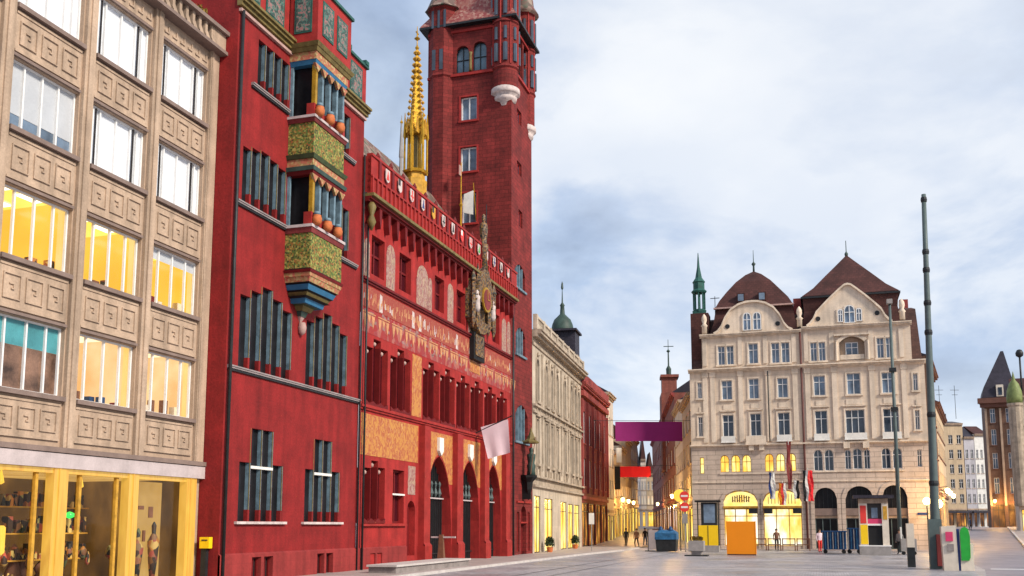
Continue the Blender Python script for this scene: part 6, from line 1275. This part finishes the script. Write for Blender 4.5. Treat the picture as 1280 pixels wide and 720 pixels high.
# ------------------------------------------------------------------ people
def person(lab, w, s, top, legs, hair='hair', rz=0, walk=.15, hh=1.72):
    f = FP(w, s, rz); k = hh/1.75
    J = {'pel': (0, 0, .95, .15), 'sp': (0, -.01, 1.2, .14), 'ch': (0, 0, 1.4, .155), 'nk': (0, 0, 1.52, .06), 'hd': (0, -.02, 1.63, .095), 'tp': (0, -.01, 1.72, .075),
         'ls': (-.19, 0, 1.43, .065), 'le': (-.25, .03, 1.15, .045), 'lw': (-.24, -.06, .9, .033), 'lh': (-.24, -.09, .82, .04), 'rs': (.19, 0, 1.43, .065), 're': (.25, .03, 1.15, .045), 'rw': (.24, -.06, .9, .033), 'rh': (.24, -.09, .82, .04),
         'lp': (-.1, 0, .88, .1), 'lk': (-.11, -walk*.6, .5, .07), 'la': (-.11, -walk*.2, .1, .045), 'lt': (-.11, -walk*.2-.16, .04, .04), 'rp': (.1, 0, .88, .1), 'rk': (.11, walk*.3, .5, .07), 'ra': (.11, walk, .1, .045), 'rt': (.11, walk-.16, .04, .04)}
    E_ = [('pel', 'sp'), ('sp', 'ch'), ('ch', 'nk'), ('nk', 'hd'), ('hd', 'tp'), ('ch', 'ls'), ('ls', 'le'), ('le', 'lw'), ('lw', 'lh'), ('ch', 'rs'), ('rs', 're'), ('re', 'rw'), ('rw', 'rh'), ('pel', 'lp'), ('lp', 'lk'), ('lk', 'la'), ('la', 'lt'), ('pel', 'rp'), ('rp', 'rk'), ('rk', 'ra'), ('ra', 'rt')]
    ks = list(J); me = bpy.data.meshes.new('person'); me.from_pydata([tuple(c*k for c in J[q][:3]) for q in ks], [(ks.index(a), ks.index(b)) for a, b in E_], [])
    o = bpy.data.objects.new('tmp', me); sc.collection.objects.link(o); md = o.modifiers.new('s', 'SKIN'); md.branch_smoothing = .6; o.modifiers.new('u', 'SUBSURF').levels = 1
    for i, q in enumerate(ks): me.skin_vertices[0].data[i].radius = (J[q][3]*k*(1.15 if q in ('ch', 'sp', 'pel') else 1), J[q][3]*k*(.75 if q in ('ch', 'sp', 'pel') else 1)); me.skin_vertices[0].data[i].use_root = (q == 'pel')
    dg = bpy.context.evaluated_depsgraph_get(); nm = bpy.data.meshes.new_from_object(o.evaluated_get(dg)); bpy.data.objects.remove(o)
    for m_ in ('skin', top, legs, 'black'): nm.materials.append(M[m_])
    for p in nm.polygons:
        c = p.center; z = c.z/k; p.use_smooth = True
        p.material_index = 3 if z < .09 else 2 if z < .93 and abs(c.x) < .2*k else 0 if (z > 1.51 or (z < .89 and abs(c.x) > .19*k)) else 1
    t = bpy.data.objects.new('person', nm); sc.collection.objects.link(t); t.location = f.o; t.rotation_euler = (0, 0, f.phi); tag(t, lab, 'person')
    fh = Frame(f.o, f.phi); h = MB(fh); h.lathe(0, .02*k, [(.10*k, 1.62*k), (.112*k, 1.68*k), (.095*k, 1.75*k), (.02, 1.79*k)], 12); h.build('hair', hair, t, True)
    return t
person('person in pale pink top and reddish trousers left of the blue containers', -.25, 78.2, 'blankpink', 'redp', rz=.4)
person('person in grey coat standing behind the grey trolley', 5.1, 74.5, 'concrete', 'iron', rz=-.6)
person('person in dark clothes at the door of the brightest shop', -3.6, 83.2, 'wood', 'iron', rz=.2)
person('person in dark coat walking on the left in the narrow street', -17.8, 93, 'iron', 'darkframe', rz=.5, walk=.25)
person('person in brown jacket walking nearer the middle of the narrow street', -15.9, 88, 'wood', 'iron', rz=-.3, walk=.25)
person('person in black coat in the narrow street beside the dark folding board', -16.5, 96, 'black', 'blueplastic', rz=3, walk=.2)
person('person in scarlet jacket on the right pavement by the cafe', 24.5, 133, 'scarlet', 'iron', rz=.3)
person('person in blue jacket crossing far along the right street', 19.5, 150, 'blueplastic', 'iron', rz=1.3, walk=.25)
# cafe chairs on the right pavement
def chair_proto():
    t = thing('cafe_chair', '', 'chair', ID); MB().box(-.22, .22, -.22, .22, .43, .47).build('seat', 'wood', t); MB().box(-.22, .22, .19, .23, .6, .9).build('backrest', 'wood', t)
    for x in (-.19, .19):
        for y in (-.19, .2): MB().box(x-.02, x+.02, y-.02, y+.02, 0, .43 if y < 0 else .62).build('leg', 'iron', t)
    return t
cp = chair_proto(); fst = True
for k in range(6):
    o = cp if fst else copy_tree(cp); fst = False; s_ = 108+3.2*k; o.location = sw(20.9+.14*(s_-108)+.5*(k % 2), s_, gz(s_)+.12); o.rotation_euler = (0, 0, k*1.1)
    o['label'] = ['nearest', 'second nearest', 'third nearest', 'fourth nearest', 'fifth nearest', 'farthest'][k]+' brown cafe chair on the right-hand pavement'; o['group'] = 'cafe chairs on the right pavement'
